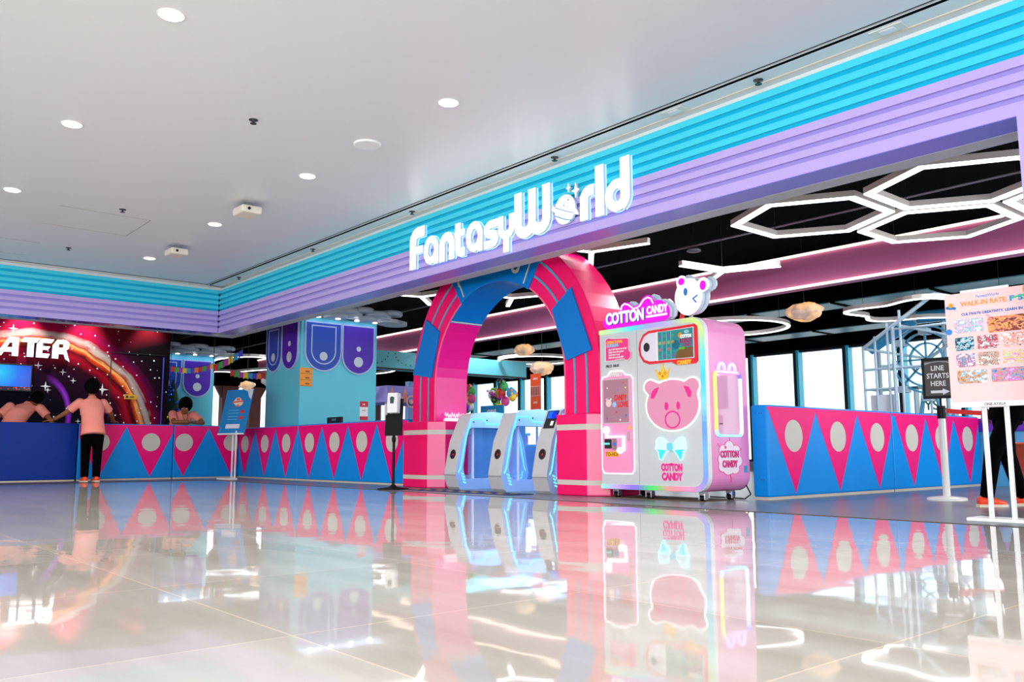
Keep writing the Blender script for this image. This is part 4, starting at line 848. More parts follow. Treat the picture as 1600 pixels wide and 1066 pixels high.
b = MB(); cl = blob([(7.87, .45, .17, .13), (7.76, .54, .075, .06), (7.87, .585, .08, .06), (7.99, .53, .08, .07), (8.03, .43, .07, .06), (7.96, .34, .08, .05), (7.84, .33, .09, .05), (7.74, .37, .075, .055), (7.71, .45, .05, .05)])
b.prism(cl, SO, FY, UP, PX, .003, mat('cloud_print_white', (238, 222, 236), .4)); b.ribbon(cl, .006, SO, FY, UP, PX, .004, HP, closed=True)
b.ribbon([(7.87, .29), (7.885, .25), (7.88, .20)], .008, SO, FY, UP, PX, .004, HP); b.prism(circ(7.80, .575, .018, 12), SO, FY, UP, PX, .005, HP)
for a, c in (((7.70, .58), (7.665, .615)), ((8.05, .53), (8.09, .565)), ((7.88, .645), (7.885, .675))): b.ribbon([a, c], .007, SO, FY, UP, PX, .004, HP)
for s_, z in (('COTTON', .47), ('CANDY', .365)): b.text(s_, .095, (kx1, 7.87, z), FY, UP, PX, .003, OUTL, .006, d0=.004, sx=.80); b.text(s_, .095, (kx1, 7.87, z), FY, UP, PX, .003, HP, .002, d0=.0075, sx=.80)
b.build('cloud_print', kt)
b = MB(); b.prism([(8.13, .30), (8.13, .375), (8.19, .375), (8.19, .30)], SO, FY, UP, PX, .003, mat('sticker_teal', (60, 150, 190), .4)); b.build('side_sticker', kt)
for x, y in ((-7.02, 7.62), (-6.52, 7.62), (-5.78, 7.62), (-7.02, 8.1), (-5.78, 8.1)):
    b = MB(); b.box(x - .035, x + .035, y - .035, y + .035, .075, .105, GREYM); b.box(x - .045, x - .03, y - .03, y + .03, .02, .09, CHROME); b.box(x + .03, x + .045, y - .03, y + .03, .02, .09, CHROME)
    b.tube((x - .028, y, .032), (x + .028, y, .032), .031, BLACK, seg=16); b.build('caster', kt)
b = MB(); b.box(-7.1, -5.7, 7.45, 8.2, 0.0005, .003, mat('ply_board', (128, 110, 92), .7)); tag(b.build('floor_board'), 'thin worn board on the floor under the cotton candy machine', 'board')
b = MB(); b.path([V((-5.66, 8.2, .2)), V((-5.63, 8.27, .06)), V((-5.66, 8.2, .012)), V((-5.8, 8.26, .012)), V((-6.2, 8.3, .012))], .008, BLACK); tag(b.build('power_cable'), 'black power cable trailing behind the cotton candy machine', 'cable')
# topper signs
MG = glow('topper_magenta', (240, 20, 225), .5); CLR = mat('clear_acrylic_edge', (200, 215, 230), .1)
t = thing('cotton_candy_topper', (-6.66, 7.62, 2.0), 'magenta cloud shaped lit topper sign on the cotton candy machine', 'sign')
TO = (0, 7.66, 0)
mc = [(-7.18, 2.035), (-7.20, 2.09), (-7.17, 2.135), (-7.12, 2.16), (-7.08, 2.20), (-7.02, 2.205), (-6.97, 2.195), (-6.93, 2.21), (-6.90, 2.27), (-6.84, 2.305), (-6.77, 2.29), (-6.71, 2.235), (-6.62, 2.25), (-6.56, 2.315), (-6.49, 2.345), (-6.42, 2.32), (-6.375, 2.26), (-6.33, 2.265), (-6.27, 2.25), (-6.22, 2.215), (-6.17, 2.17), (-6.155, 2.11), (-6.165, 2.05), (-6.22, 2.015), (-6.5, 2.01), (-6.9, 2.01), (-7.12, 2.005)]
b = MB(); b.prism(mc, TO, FX, UP, NF, .05, MG, mside=CLR); b.build('cloud_plate', t)
b = MB(); b.prism([(p[0] + .05, p[1] + .012) for p in mc], (0, 7.69, 0), FX, UP, NF, .02, CLR); b.build('backing_plate', t)
b = MB(); b.ribbon([(-6.90, 2.215), (-6.885, 2.265), (-6.84, 2.285), (-6.78, 2.265), (-6.70, 2.205), (-6.61, 2.225), (-6.54, 2.295), (-6.48, 2.315), (-6.43, 2.29), (-6.40, 2.23)], .014, TO, FX, UP, NF, .006, NEON, d0=.05); b.build('neon_ear_line', t)
b = MB(); b.text('COTTON', .19, (-7.13, TO[1], 2.055), FX, UP, NF, .012, mat('topper_shadow_blue', (70, 90, 170), .4), .006, 'LEFT', d0=.05, fit=.60); b.text('COTTON', .19, (-7.14, TO[1], 2.063), FX, UP, NF, .006, NEON, .006, 'LEFT', d0=.062, fit=.60)
b.text('CANDY', .13, (-6.50, TO[1], 2.115), FX, UP, NF, .006, NEON, .003, 'LEFT', d0=.05, fit=.31); b.box(-6.50, -6.20, 7.595, 7.61, 2.075, 2.095, NEON); b.build('topper_lettering', t)
b = MB(); b.box(-6.95, -6.92, 7.62, 7.65, 1.984, 2.02, GREYM); b.box(-6.35, -6.32, 7.62, 7.65, 1.984, 2.02, GREYM); b.build('bracket', t)
t = thing('bear_topper', (-5.93, 7.72, 2.0), 'round white lit bear head topper winking, on the machine corner', 'sign')
BO = (0, 7.74, 0); head = blob([(-5.95, 2.255, .19, .21), (-6.04, 2.44, .075, .07), (-5.745, 2.36, .085, .085)])
b = MB(); b.prism(head, BO, FX, UP, NF, .06, glow('bear_white_light', (255, 250, 255), .7), mside=CLR); b.build('bear_plate', t)
b = MB(); b.prism([(p[0] + .045, p[1] + .01) for p in head], (0, 7.77, 0), FX, UP, NF, .02, CLR); b.build('backing_plate', t)
b = MB(); b.prism(circ(-6.04, 2.44, .045, 18, .042), BO, FX, UP, NF, .004, MG, d0=.06); b.prism(circ(-5.745, 2.355, .042, 18, .055), BO, FX, UP, NF, .004, MG, d0=.06)
BL_ = mat('bear_eye_blue', (60, 120, 210), .4); b.prism(circ(-5.985, 2.315, .028, 18, .045), BO, FX, UP, NF, .004, BL_, d0=.06); b.ribbon([(-5.82, 2.255), (-5.885, 2.225), (-5.84, 2.175)], .018, BO, FX, UP, NF, .004, BL_, d0=.06); b.build('bear_face', t)
b = MB(); b.prism([(-6.12, 2.0), (-6.085, 2.10), (-6.04, 2.10), (-6.075, 2.0)], BO, FX, UP, NF, .03, RED); b.build('bear_handle', t)
b = MB(); b.box(-5.96, -5.93, 7.70, 7.73, 1.98, 2.06, GREYM); b.build('bracket', t)
#@@STANDS
# ================================================================== stands
SB = mat('stand_black', (6, 6, 8), .5, spec=.2)
t = thing('sanitizer_stand', (-10.75, 6.9, 0), 'black hand sanitizer stand with a white dispenser, in front of the arch base', 'stand')
b = MB(); b.lathe([(.23, 0.003), (.23, .015), (.06, .035), (.03, .07)], (-10.75, 6.9, 0), SB, 30); b.build('base', t)
b = MB(); b.tube((-10.75, 6.9, .05), (-10.75, 6.9, .80), .02, SB); b.ball((-10.75, 6.9, .72), .032, .032, .06, SB); b.build('pole', t)
MZ = Matrix.Translation((-10.75, 6.87, 0)) @ Matrix.Rotation(math.radians(28), 4, 'Z') @ Matrix.Rotation(math.radians(-4), 4, 'X')
b = MB(); b.box(-.13, .13, 0, .012, .78, 1.32, SB, MZ); b.box(-.13, .13, -.05, 0, .78, 1.08, SB, MZ); b.build('back_plate', t, .004)
b = MB(); b.box(-.085, .085, -.11, -.0, 1.10, 1.40, mat('dispenser_white', (225, 225, 226), .3), MZ); b.build('dispenser', t, .015)
b = MB(); b.prism([(-.028, 1.24), (.028, 1.24), (.036, 1.33), (.0, 1.345), (-.036, 1.33)], MZ @ V((0, -.11, 0)), MZ.to_3x3() @ V(FX), MZ.to_3x3() @ V(UP), MZ.to_3x3() @ V(NF), .004, mat('dispenser_green', (20, 60, 60), .2)); b.build('level_window', t)

# queue post with sign
t = thing('queue_post', (-4.14, 9.72, 0), 'white queue post with a black belt head and a framed line sign on top', 'queue post')
QW = mat('post_white', (222, 222, 218), .3)
b = MB(); b.lathe([(.20, 0.0), (.20, .02), (.185, .03), (.04, .045)], (-4.14, 9.72, 0), QW, 36); b.build('base', t)
b = MB(); b.tube((-4.14, 9.72, .04), (-4.14, 9.72, .90), .038, QW, seg=24); b.build('post', t)
b = MB(); b.tube((-4.14, 9.72, .88), (-4.14, 9.72, 1.02), .045, SB, seg=24); b.tube((-4.14, 9.72, 1.02), (-4.14, 9.72, 1.12), .012, SB); b.build('belt_head', t)
MQ = Matrix.Translation((-4.14, 9.72, 0)) @ Matrix.Rotation(math.radians(14), 4, 'Z'); R3 = MQ.to_3x3()
b = MB()
for a in ((-.17, .17, 1.10, 1.13), (-.17, .17, 1.52, 1.55), (-.17, -.145, 1.10, 1.55), (.145, .17, 1.10, 1.55)): b.box(a[0], a[1], -.012, .012, a[2], a[3], SB, MQ)
fr = b.build('sign_frame', t)
b = MB(); b.box(-.146, .146, -.004, .006, 1.13, 1.52, mat('sign_charcoal', (66, 58, 56), .5), MQ); sp_ = b.build('sign_panel', fr)
o_ = MQ @ V((0, -.004, 0)); b = MB(); U_ = R3 @ V(FX); N_ = R3 @ V(NF)
for s_, z in (('LINE', 1.41), ('STARTS', 1.325), ('HERE', 1.24)): b.text(s_, .078, o_ - U_ * .012 + V((0, 0, z)), U_, UP, N_, .003, WHITE, .0012, sx=.85)
b.prism([(-.09, 1.16), (-.09, 1.19), (.03, 1.19), (.03, 1.21), (.10, 1.175), (.03, 1.14), (.03, 1.16)], o_, U_, UP, N_, .003, WHITE); b.prism([(-.14, 1.50), (-.14, 1.475), (-.08, 1.495), (0, 1.505), (.08, 1.495), (.14, 1.475), (.14, 1.50), (0, 1.515)], o_, U_, UP, N_, .003, mat('sign_grey', (150, 150, 155), .4))
b.build('sign_lettering', sp_)
t2 = thing('queue_post', (-3.05, 10.35, 0), 'white queue post hidden behind the pink rate poster, holding the belt end', 'queue post')
b = MB(); b.lathe([(.20, 0.0), (.20, .02), (.185, .03), (.04, .045)], (-3.05, 10.35, 0), QW, 36); b.build('base', t2)
b = MB(); b.tube((-3.05, 10.35, .04), (-3.05, 10.35, .90), .038, QW, seg=24); b.build('post', t2)
b = MB(); b.tube((-3.05, 10.35, .88), (-3.05, 10.35, 1.02), .045, SB, seg=24); b.build('belt_head', t2)
b = MB(); a0, a1 = V((-4.10, 9.745, 0)), V((-3.09, 10.33, 0)); q = [a0 + (a1 - a0) * i / 10 for i in range(11)]
for i in range(10):
    z = lambda k: .965 - .04 * math.sin(PI * k / 10)
    b.add([q[i] + V((0, 0, z(i) - .025)), q[i + 1] + V((0, 0, z(i + 1) - .025)), q[i + 1] + V((0, 0, z(i + 1) + .025)), q[i] + V((0, 0, z(i) + .025))], [(0, 1, 2, 3)], mat('belt_red', (215, 20, 30), .5))
bo = b.build('belt', t); sm = bo.modifiers.new('solid', 'SOLIDIFY'); sm.thickness = .003

# pink rate poster on stand
t = thing('poster_stand', (-2.6, 7.1, 0), 'pink walk-in rate poster with photos on a white two legged stand', 'poster stand')
b = MB(); b.box(-2.84, -2.36, 6.98, 7.22, 0, .025, WHITE); b.build('base', t, .004)
for x in (-2.70, -2.54):
    b = MB(); b.box(x - .014, x + .014, 7.085, 7.115, .025, .90, WHITE); b.build('leg', t)
b = MB(); b.box(-2.72, -2.52, 7.07, 7.085, .86, .90, WHITE); b.build('crossbar', t)
PO = (0, 7.05, 0)
b = MB(); b.prism([(-2.92, .865), (-2.25, .865), (-2.25, 1.765), (-2.92, 1.765)], (0, 7.07, 0), FX, UP, NF, .02, mat('poster_pink', (255, 205, 205), .5)); b.prism([(-2.80, 1.765), (-2.45, 1.765), (-2.45, 1.785), (-2.80, 1.785)], (0, 7.07, 0), FX, UP, NF, .015, WHITE); po = b.build('poster_board', t)
b = MB(); b.prism([(-2.92, .865), (-2.25, .865), (-2.25, .905), (-2.92, .905)], PO, FX, UP, NF, .002, WHITE)
OR = mat('print_orange', (245, 150, 60), .5); TL = mat('print_teal', (0, 150, 190), .5); NV = mat('print_blue', (20, 120, 190), .5)
b.text('ONE AYALA', .028, (-2.60, 7.05, .875), FX, UP, NF, .002, mat('print_grey', (120, 110, 110), .5), .0006, d0=.002)
b.text('FantasyWorld', .030, (-2.60, 7.05, 1.715), FX, UP, NF, .002, mat('print_multi', (120, 170, 220), .5), .0008)
b.text('WALK-IN RATE:', .052, (-2.80, 7.05, 1.658), FX, UP, NF, .002, OR, .0014, 'LEFT', fit=.34); b.text('P 550', .055, (-2.445, 7.05, 1.658), FX, UP, NF, .002, TL, .0025, 'LEFT', fit=.17)
b.text('CULTIVATE CREATIVITY. LEARN IN JOY', .027, (-2.80, 7.05, 1.585), FX, UP, NF, .002, NV, .0012, 'LEFT', fit=.50)
b.box(-2.82, -2.4, 7.047, 7.05, 1.632, 1.634, WHITE); b.box(-2.82, -2.3, 7.047, 7.05, 1.618, 1.620, WHITE)
b.prism(circ(-2.875, 1.675, .018, 14), PO, FX, UP, NF, .003, mat('planet_orange', (250, 150, 20), .5)); b.prism(blob([(-2.875, 1.655, .03, .012), (-2.90, 1.66, .015, .012), (-2.85, 1.65, .015, .012)], 40), PO, FX, UP, NF, .002, NV)
b.prism(circ(-2.30, 1.735, .05, 20), PO, FX, UP, NF, .002, MATS['planet_orange']); b.ribbon([(-2.42, 1.68), (-2.36, 1.69), (-2.28, 1.70)], .014, PO, FX, UP, NF, .003, mat('print_green', (60, 200, 150), .5)); b.prism(circ(-2.90, 1.465, .024, 16), PO, FX, UP, NF, .002, mat('print_blue2', (50, 130, 215), .5)); b.ribbon(circ(-2.62, 1.54, .03, 12, None, -PI / 2, PI / 2, False), .014, PO, FX, UP, NF, .002, mat('print_rose', (245, 160, 205), .5))
b.build('poster_print', po)
def photomat(k, cs, sc=14):
    m = bpy.data.materials.new('photo_print_%d' % k); m.use_nodes = True; nt = m.node_tree; N = nt.nodes; L = nt.links; p = N['Principled BSDF']; p.inputs['Roughness'].default_value = .4
    tc = N.new('ShaderNodeTexCoord'); mp = N.new('ShaderNodeMapping'); mp.inputs['Location'].default_value = (k * 3.1, 0, k); mp.inputs['Scale'].default_value = (1, 1, 1.4); L.new(tc.outputs['Object'], mp.inputs[0])
    n = N.new('ShaderNodeTexNoise'); n.inputs['Scale'].default_value = 26; n.inputs['Detail'].default_value = 5; n.inputs['Roughness'].default_value = .65; L.new(mp.outputs[0], n.inputs['Vector']); mr = N.new('ShaderNodeMapRange'); L.new(n.outputs['Fac'], mr.inputs[0]); mr.inputs[1].default_value = .34; mr.inputs[2].default_value = .66
    cr = N.new('ShaderNodeValToRGB'); L.new(mr.outputs[0], cr.inputs[0]); e = cr.color_ramp.elements
    e[0].color = rgb(*cs[0]); e[1].position = .8; e[1].color = rgb(*cs[-1])
    for i, c in enumerate(cs[1:-1]): q = e.new(.8 * (i + 1) / (len(cs) - 1)); q.color = rgb(*c)
    L.new(cr.outputs[0], p.inputs['Base Color'])
    return m
photos = [(-2.86, -2.64, 1.45, 1.555, [(225, 220, 240), (190, 200, 235), (240, 170, 200), (90, 190, 200), (245, 240, 245)]), (-2.61, -2.30, 1.43, 1.55, [(30, 15, 10), (200, 90, 50), (245, 190, 90), (230, 120, 120), (120, 50, 30)]),
          (-2.86, -2.72, 1.31, 1.415, [(20, 10, 15), (20, 10, 15), (40, 170, 200), (230, 230, 240), (10, 70, 90)]), (-2.695, -2.545, 1.31, 1.415, [(235, 230, 235), (200, 200, 215), (230, 40, 50), (90, 70, 90), (245, 245, 245)]), (-2.52, -2.33, 1.31, 1.415, [(50, 35, 40), (245, 220, 210), (250, 200, 190), (220, 110, 80), (250, 240, 235)]),
          (-2.86, -2.72, 1.18, 1.285, [(190, 150, 200), (230, 220, 245), (60, 150, 190), (210, 60, 100), (245, 245, 250)]), (-2.695, -2.545, 1.18, 1.285, [(240, 220, 210), (150, 60, 60), (245, 200, 180), (60, 40, 40), (250, 245, 240)]), (-2.52, -2.33, 1.18, 1.285, [(90, 220, 220), (240, 220, 180), (250, 160, 60), (200, 240, 240), (240, 130, 170)]),
          (-2.86, -2.64, 1.05, 1.155, [(220, 230, 235), (120, 60, 40), (240, 170, 90), (90, 170, 210), (240, 240, 245)]), (-2.61, -2.30, 1.05, 1.155, [(110, 60, 170), (60, 180, 220), (245, 150, 40), (170, 90, 210), (230, 190, 235)])]
for k, (x0, x1, z0, z1, cs) in enumerate(photos):
    b = MB(); b.prism(rrect(x0, x1, z0, z1, .012, 3), PO, FX, UP, NF, .003, photomat(k, cs)); b.build('poster_photo', po)

# blue price poster by the counter
t = thing('poster_stand', (-17.1, 7.15, 0), 'blue price poster with a red emblem on a slim white stand, before the counter corner', 'poster stand')
b = MB(); b.box(-17.45, -17.0, 6.95, 7.2, 0, .03, WHITE); b.build('base', t)
MP = Matrix.Translation((-17.22, 7.13, .93)) @ Matrix.Rotation(math.radians(17), 4, 'Z') @ Matrix.Rotation(math.radians(-13), 4, 'X')
for x in (-17.19, -17.03):
    b = MB(); b.box(x - .012, x + .012, 7.14, 7.165, .03, .98, WHITE); b.build('leg', t)
b = MB(); b.box(-.40, .40, -.02, 0, -.03, .93, mat('poster_blue', (0, 130, 200), .45), MP); b.box(-.40, .40, -.024, -.02, -.03, 0.0, WHITE, MP); po = b.build('poster_board', t)
U_, V_, N_ = MP.to_3x3() @ V(FX), MP.to_3x3() @ V(UP), MP.to_3x3() @ V(NF); O_ = MP @ V((0, -.02, 0))
b = MB(); EM = mat('emblem_red', (220, 40, 30), .4); b.prism(blob([(0.02, .66, .16, .05), (0, .70, .10, .06), (0.05, .63, .12, .06)], 40), O_, U_, V_, N_, .003, mat('emblem_pale', (240, 215, 190), .4)); b.prism([(-.15, .645), (.18, .665), (.18, .69), (-.15, .67)], O_, U_, V_, N_, .006, EM); b.marks(5, .07, O_ + U_ * .01 + V_ * .70, U_, V_, N_, .004, EM, .004, d0=.003); b.marks(4, .08, O_ + U_ * .03 + V_ * .56, U_, V_, N_, .004, EM, .004)
for z in (.42, .29): b.prism([(.15, z), (.27, z), (.27, z + .06), (.15, z + .06)], O_, U_, V_, N_, .003, EM); b.prism([(-.2, z + .06), (.1, z + .06), (.1, z + .067), (-.2, z + .067)], O_, U_, V_, N_, .003, MATS['board_cyan']); b.prism([(-.2, z), (.1, z), (.1, z + .007), (-.2, z + .007)], O_, U_, V_, N_, .003, MATS['board_cyan'])
b.prism([(-.2, .10), (.22, .10), (.22, .19), (-.2, .19)], O_, U_, V_, N_, .003, mat('poster_panel', (225, 225, 240), .4)); b.prism(circ(-.36, .08, .05, 16, None, -PI / 2, PI / 2, False), O_, U_, V_, N_, .003, TEAL); b.prism([(.40, .93), (.40, .70), (.32, .76), (.25, .88), (.10, .93)], O_, U_, V_, N_, .003, mat('cloud_corner', (215, 225, 225), .4))
b.build('poster_print', po)
#@@COLUMNS
# ================================================================== columns with petal panels
CT = mat('turquoise_column_paint', (92, 200, 222), .45); PB1 = mat('petal_blue', (0, 66, 176), .45); PV = mat('petal_violet', (70, 14, 172), .45); RIM = mat('petal_rim', (170, 190, 225), .35); DOT = mat('petal_dot', (196, 206, 214), .4)
def petal(parent, y0, y1, zt, zb, O, u, n, blue):
    w = y1 - y0; c = (y0 + y1) / 2; r = w / 2
    def U(x0, x1, z0, z1): cc = (x0 + x1) / 2; rr = (x1 - x0) / 2; return [(x1, z1), (x0, z1)] + [(cc - rr * math.cos(a), z0 + rr - rr * math.sin(a)) for a in [PI * i / 18 for i in range(19)]]
    b = MB(); b.prism(U(y0, y1, zb, zt), O, u, UP, n, .04, RIM); b.prism(U(y0 + .03, y1 - .03, zb + .03, zt - .03), O, u, UP, n, .004, PB1 if blue else PV, d0=.04)
    if blue: q = U(y0 + .15, y1 - .15, zb + .16, zt - .09); b.ribbon(q, .025, O, u, UP, n, .004, RIM, closed=True, d0=.045); b.prism(circ(c, zb + .32, .09, 22), O, u, UP, n, .004, DOT, d0=.046)
    else: b.prism(circ(c, zb + .27, .11, 24), O, u, UP, n, .004, DOT, d0=.046); b.prism(circ(c, zb + .55, .055, 18), O, u, UP, n, .004, DOT, d0=.046)
    b.build('petal_panel', parent)
def canopy(parent, x0, x1, y0, y1, z):
    b = MB(); b2 = MB(); cm = mat('canopy_white', (196, 208, 220), .4)
    pts = []
    n = 5
    for i in range(n + 1): pts += [(x1 + .10, y0 + (y1 - y0) * i / n, .06 * (i % 2)), (x0 + (x1 - x0) * i / n, y0 - .08, .06 * (i % 2)), (x1 + .30, y0 + .15 + (y1 - y0) * i / n, .10 + .05 * (i % 2))]
    for (x, y, dz) in pts: b.lathe([(.24, z + dz - .02), (.26, z + dz), (.26, z + dz + .06), (.24, z + dz + .08)], (x, y, 0), cm, 26)
    for k in range(3): b.lathe([(.27, z + .02 * k), (.27, z + .08 + .02 * k)], (x1 + .05 - .18 * k, y1 + .22 + .22 * k, 0), cm, 24)
    b.box(x0 - .05, x1 + .05, y0 - .05, y1 + .05, z + .02, z + .12, cm); c_ = b.build('canopy', parent)
    for i in range(4):
        b2 = MB(); b2.lathe([(.05, z - .02), (.05, z - .034)], (x1 + .16, y0 + .3 + (y1 - y0) * i / 4, 0), glow('canopy_spot', (255, 235, 220), 3), 14); b2.build('spot_light', c_)
    l = bpy.data.lights.new('canopy_glow', 'AREA'); l.shape = 'RECTANGLE'; l.size = .5; l.size_y = y1 - y0; l.energy = 2; l.color = (.5, .65, 1); o = bpy.data.objects.new('canopy_glow', l); COL.objects.link(o); o.parent = c_; o.location = V((x1 + .3, (y0 + y1) / 2, z - .03)) - parent.location
c1 = thing('column', (-16.9, 9.0, 0), 'turquoise square column with blue and violet petal panels, behind the padded barrier', 'column', 'petal columns')
b = MB(); b.box(-17.7, -16.1, 8.06, 9.86, 0, 3.34, CT); b.build('shaft', c1, .01)
O1 = (-16.1, 0, 0); petal(c1, 8.13, 8.98, 3.24, 2.20, O1, FY, PX, True); petal(c1, 8.99, 9.78, 3.24, 2.18, O1, FY, PX, False)
O2 = (0, 8.06, 0); petal(c1, -17.66, -16.90, 3.24, 2.24, O2, FX, NF, True); petal(c1, -16.89, -16.16, 3.24, 2.24, O2, FX, NF, False)
canopy(c1, -17.7, -16.1, 8.06, 9.86, 3.34)
b = MB(); b.box(-16.1, -16.088, 8.05, 8.33, 1.88, 2.26, mat('warn_orange', (245, 150, 20), .4))
for i, z in enumerate((2.14, 2.01, 1.89)): b.box(-16.088, -16.086, 8.06, 8.32, z, z + .006, BLACK); b.marks(7, .05, (-16.088, 8.22, z + .03), FY, UP, PX, .002, BLACK, .001, sx=.8)
b.build('warning_sticker', c1)['label'] = 'orange warning sticker'
b = MB(); b.box(-16.1, -16.09, 9.46, 9.66, 1.22, 1.62, WHITE); b.box(-16.09, -16.088, 9.46, 9.66, 1.50, 1.62, mat('notice_red', (200, 20, 60), .4)); b.box(-16.09, -16.088, 9.46, 9.66, 1.22, 1.30, MATS['notice_red']); b.marks(4, .05, (-16.088, 9.56, 1.54), FY, UP, PX, .002, WHITE, .001); b.marks(9, .03, (-16.09, 9.56, 1.42), FY, UP, PX, .002, MATS['notice_red'], .001)
b.build('red_notice', c1)['label'] = 'small red and white notice'
c2 = thing('column', (-23.2, 8.0, 0), 'turquoise square column with petal panels behind the person with folded arms', 'column', 'petal columns')
b = MB(); b.box(-23.9, -22.5, 7.0, 8.78, 0, 3.1, CT); b.build('shaft', c2)
O1 = (-22.5, 0, 0); petal(c2, 7.12, 7.92, 2.95, 2.0, O1, FY, PX, True); petal(c2, 7.95, 8.70, 2.95, 1.98, O1, FY, PX, False); canopy(c2, -23.9, -22.5, 7.0, 8.78, 3.1)

# monitors behind the barrier
for x, y, lab in ((-15.05, 8.3, 'black monitor back rising over the barrier before the column'), (-18.4, 12.2, 'black monitor between the column and the arch')):
    t = thing('monitor', (x, y, 0), lab, 'monitor'); s_ = 1 if y < 10 else 1.2
    b = MB(); b.box(x - .28 * s_, x + .28 * s_, y - .02, y + .02, .92, 1.22 if y < 10 else 1.32, BLACK); b.build('screen', t); b = MB(); b.marks(7, .07, (x, y - .02, 1.15 if y < 10 else 1.25), FX, UP, NF, .002, mat('monitor_print', (90, 150, 160), .5)); b.build('screen_print', t)
    b = MB(); b.box(x - .05, x + .05, y - .02, y + .04, .75, .93, BLACK); b.box(x - .3, x + .3, y - .1, y + .25, .70, .75, WHITE); b.box(x - .28, x + .28, y - .08, y + .22, 0, .70, WHITE); b.build('desk', t)
#@@INTERIOR
# ================================================================== things inside the play area
# pink and lilac stall seen between column and arch
st = thing('play_stall', (-20.2, 13.2, 0), 'lilac stall with salmon triangles and ring prints, seen left of the arch', 'stall')
b = MB(); LV = mat('stall_lilac', (150, 140, 220), .5); b.box(-21.6, -20.0, 12.6, 14.6, 1.9, 2.35, LV); b.box(-21.5, -20.1, 14.45, 14.55, 0, 1.9, LV); b.box(-21.5, -20.1, 12.7, 14.5, .0, 1.0, mat('stall_pale', (190, 200, 235), .5)); b.build('stall_body', st)
b = MB(); SA = mat('stall_salmon', (250, 150, 140), .5)
for i in range(5):
    y = 12.75 + i * .42; b.prism([(y - .12, 1.9), (y + .12, 1.9), (y, 2.34)][::1], (-20.0, 0, 0), FY, UP, PX, .01, SA); b.ribbon(circ(y + .21, 1.93, .15, 24), .05, (-19.99, 0, 0), FY, UP, PX, .01, mat('stall_ring', (250, 190, 200), .5), closed=True); b.prism(circ(y + .21, 1.93, .07, 18), (-19.99, 0, 0), FY, UP, PX, .01, MATS['stall_ring'])
b.build('valance_print', st)
b = MB(); b.box(-20.2, -20.1, 12.65, 12.7, 0, 1.9, WHITE); b.box(-20.2, -20.1, 14.5, 14.55, 0, 1.9, WHITE); b.build('stall_post', st)
st = thing('display_panel', (-21.5, 15.6, 0), 'tall pale blue panel with a violet petal, seen just left of the arch', 'panel')
b = MB(); b.box(-22.3, -22.1, 14.7, 16.6, 0, 2.7, mat('panel_paleblue', (150, 190, 250), .5)); b.build('panel_board', st); petal(st, 15.3, 16.3, 2.5, 1.4, (-22.1, 0, 0), FY, PX, False)
# prize clusters seen through the arch (generic bright toys)
def cluster(x, y, z, s, lab):
    t = thing('prize_display', (x, y, 0), lab, 'prize display', 'bright toy displays inside the arch')
    b = MB(); b.box(x - .35 * s, x + .35 * s, y - .2, y + .2, 0, z - .42 * s, mat('prize_cabinet', (40, 130, 200), .4)); b.build('cabinet', t, .01)
    b = MB(); b.box(x - .36 * s, x + .26 * s, y - .23, y - .2, z - .42 * s, z - .22 * s, mat('prize_banner', (20, 150, 205), .4)); b.box(x - .36 * s, x + .3 * s, y - .2, y + .2, z - .42 * s, z - .36 * s, MATS['prize_cabinet']); b.marks(6, .12 * s, (x - .05 * s, y - .23, z - .36 * s), FX, UP, NF, .004, WHITE, .002); b.build('banner', t)
    cs = [(245, 150, 40), (60, 180, 90), (240, 80, 150), (250, 210, 60), (130, 220, 40), (60, 60, 70), (150, 80, 200), (240, 240, 235), (220, 60, 50), (60, 170, 220)]
    rnd = random.Random(int(x * 100))
    for k in range(16):
        a = rnd.random() * 2 * PI; r = .34 * s * math.sqrt(rnd.random()); m = mat('toy%d' % (k % 10), cs[k % 10], .4)
        b = MB(); px, pz = x + r * math.cos(a), z - .02 + r * .75 * math.sin(a); q = .065 * s + .03 * rnd.random(); b.ball((px, y - .05 + .1 * rnd.random(), pz), q, q * .8, q, m, 14, 9); b.ball((px - q * .5, y - .08, pz + q * .8), q * .3, q * .3, q * .3, m, 8, 6); b.ball((px + q * .5, y - .08, pz + q * .8), q * .3, q * .3, q * .3, m, 8, 6); b.build('plush_toy', t)
cluster(-11.62, 9.72, 1.56, 1.0, 'bright toy display inside the arch, right hand one, in front of the windows')
cluster(-12.75, 9.72, 1.56, 1.0, 'bright toy display inside the arch, half hidden by the left leg')
b = MB(); b.box(-13.02, -12.72, 11.6, 11.62, 1.35, 2.1, mat('poster_orange', (240, 80, 30), .5)); b.box(-13.0, -12.74, 11.595, 11.6, 1.65, 1.85, mat('poster_paleband', (240, 200, 190), .5))
for i in range(5): b.box(-12.99 + i * .052, -12.955 + i * .052, 11.59, 11.595, 1.66, 1.84, mat('poster_brownbar', (150, 50, 30), .5))
b.marks(6, .07, (-12.87, 11.6, 1.98), FX, UP, NF, .003, MATS['poster_paleband'], .002); b.marks(5, .07, (-12.87, 11.6, 1.5), FX, UP, NF, .003, MATS['poster_paleband'], .002)
b.box(-12.885, -12.855, 11.62, 11.65, 0, 2.1, GREYM); b.box(-13.05, -12.7, 11.5, 11.75, 0, .02, GREYM)
tag(b.build('notice_board'), 'tall orange notice board on a post inside the arch', 'notice board')
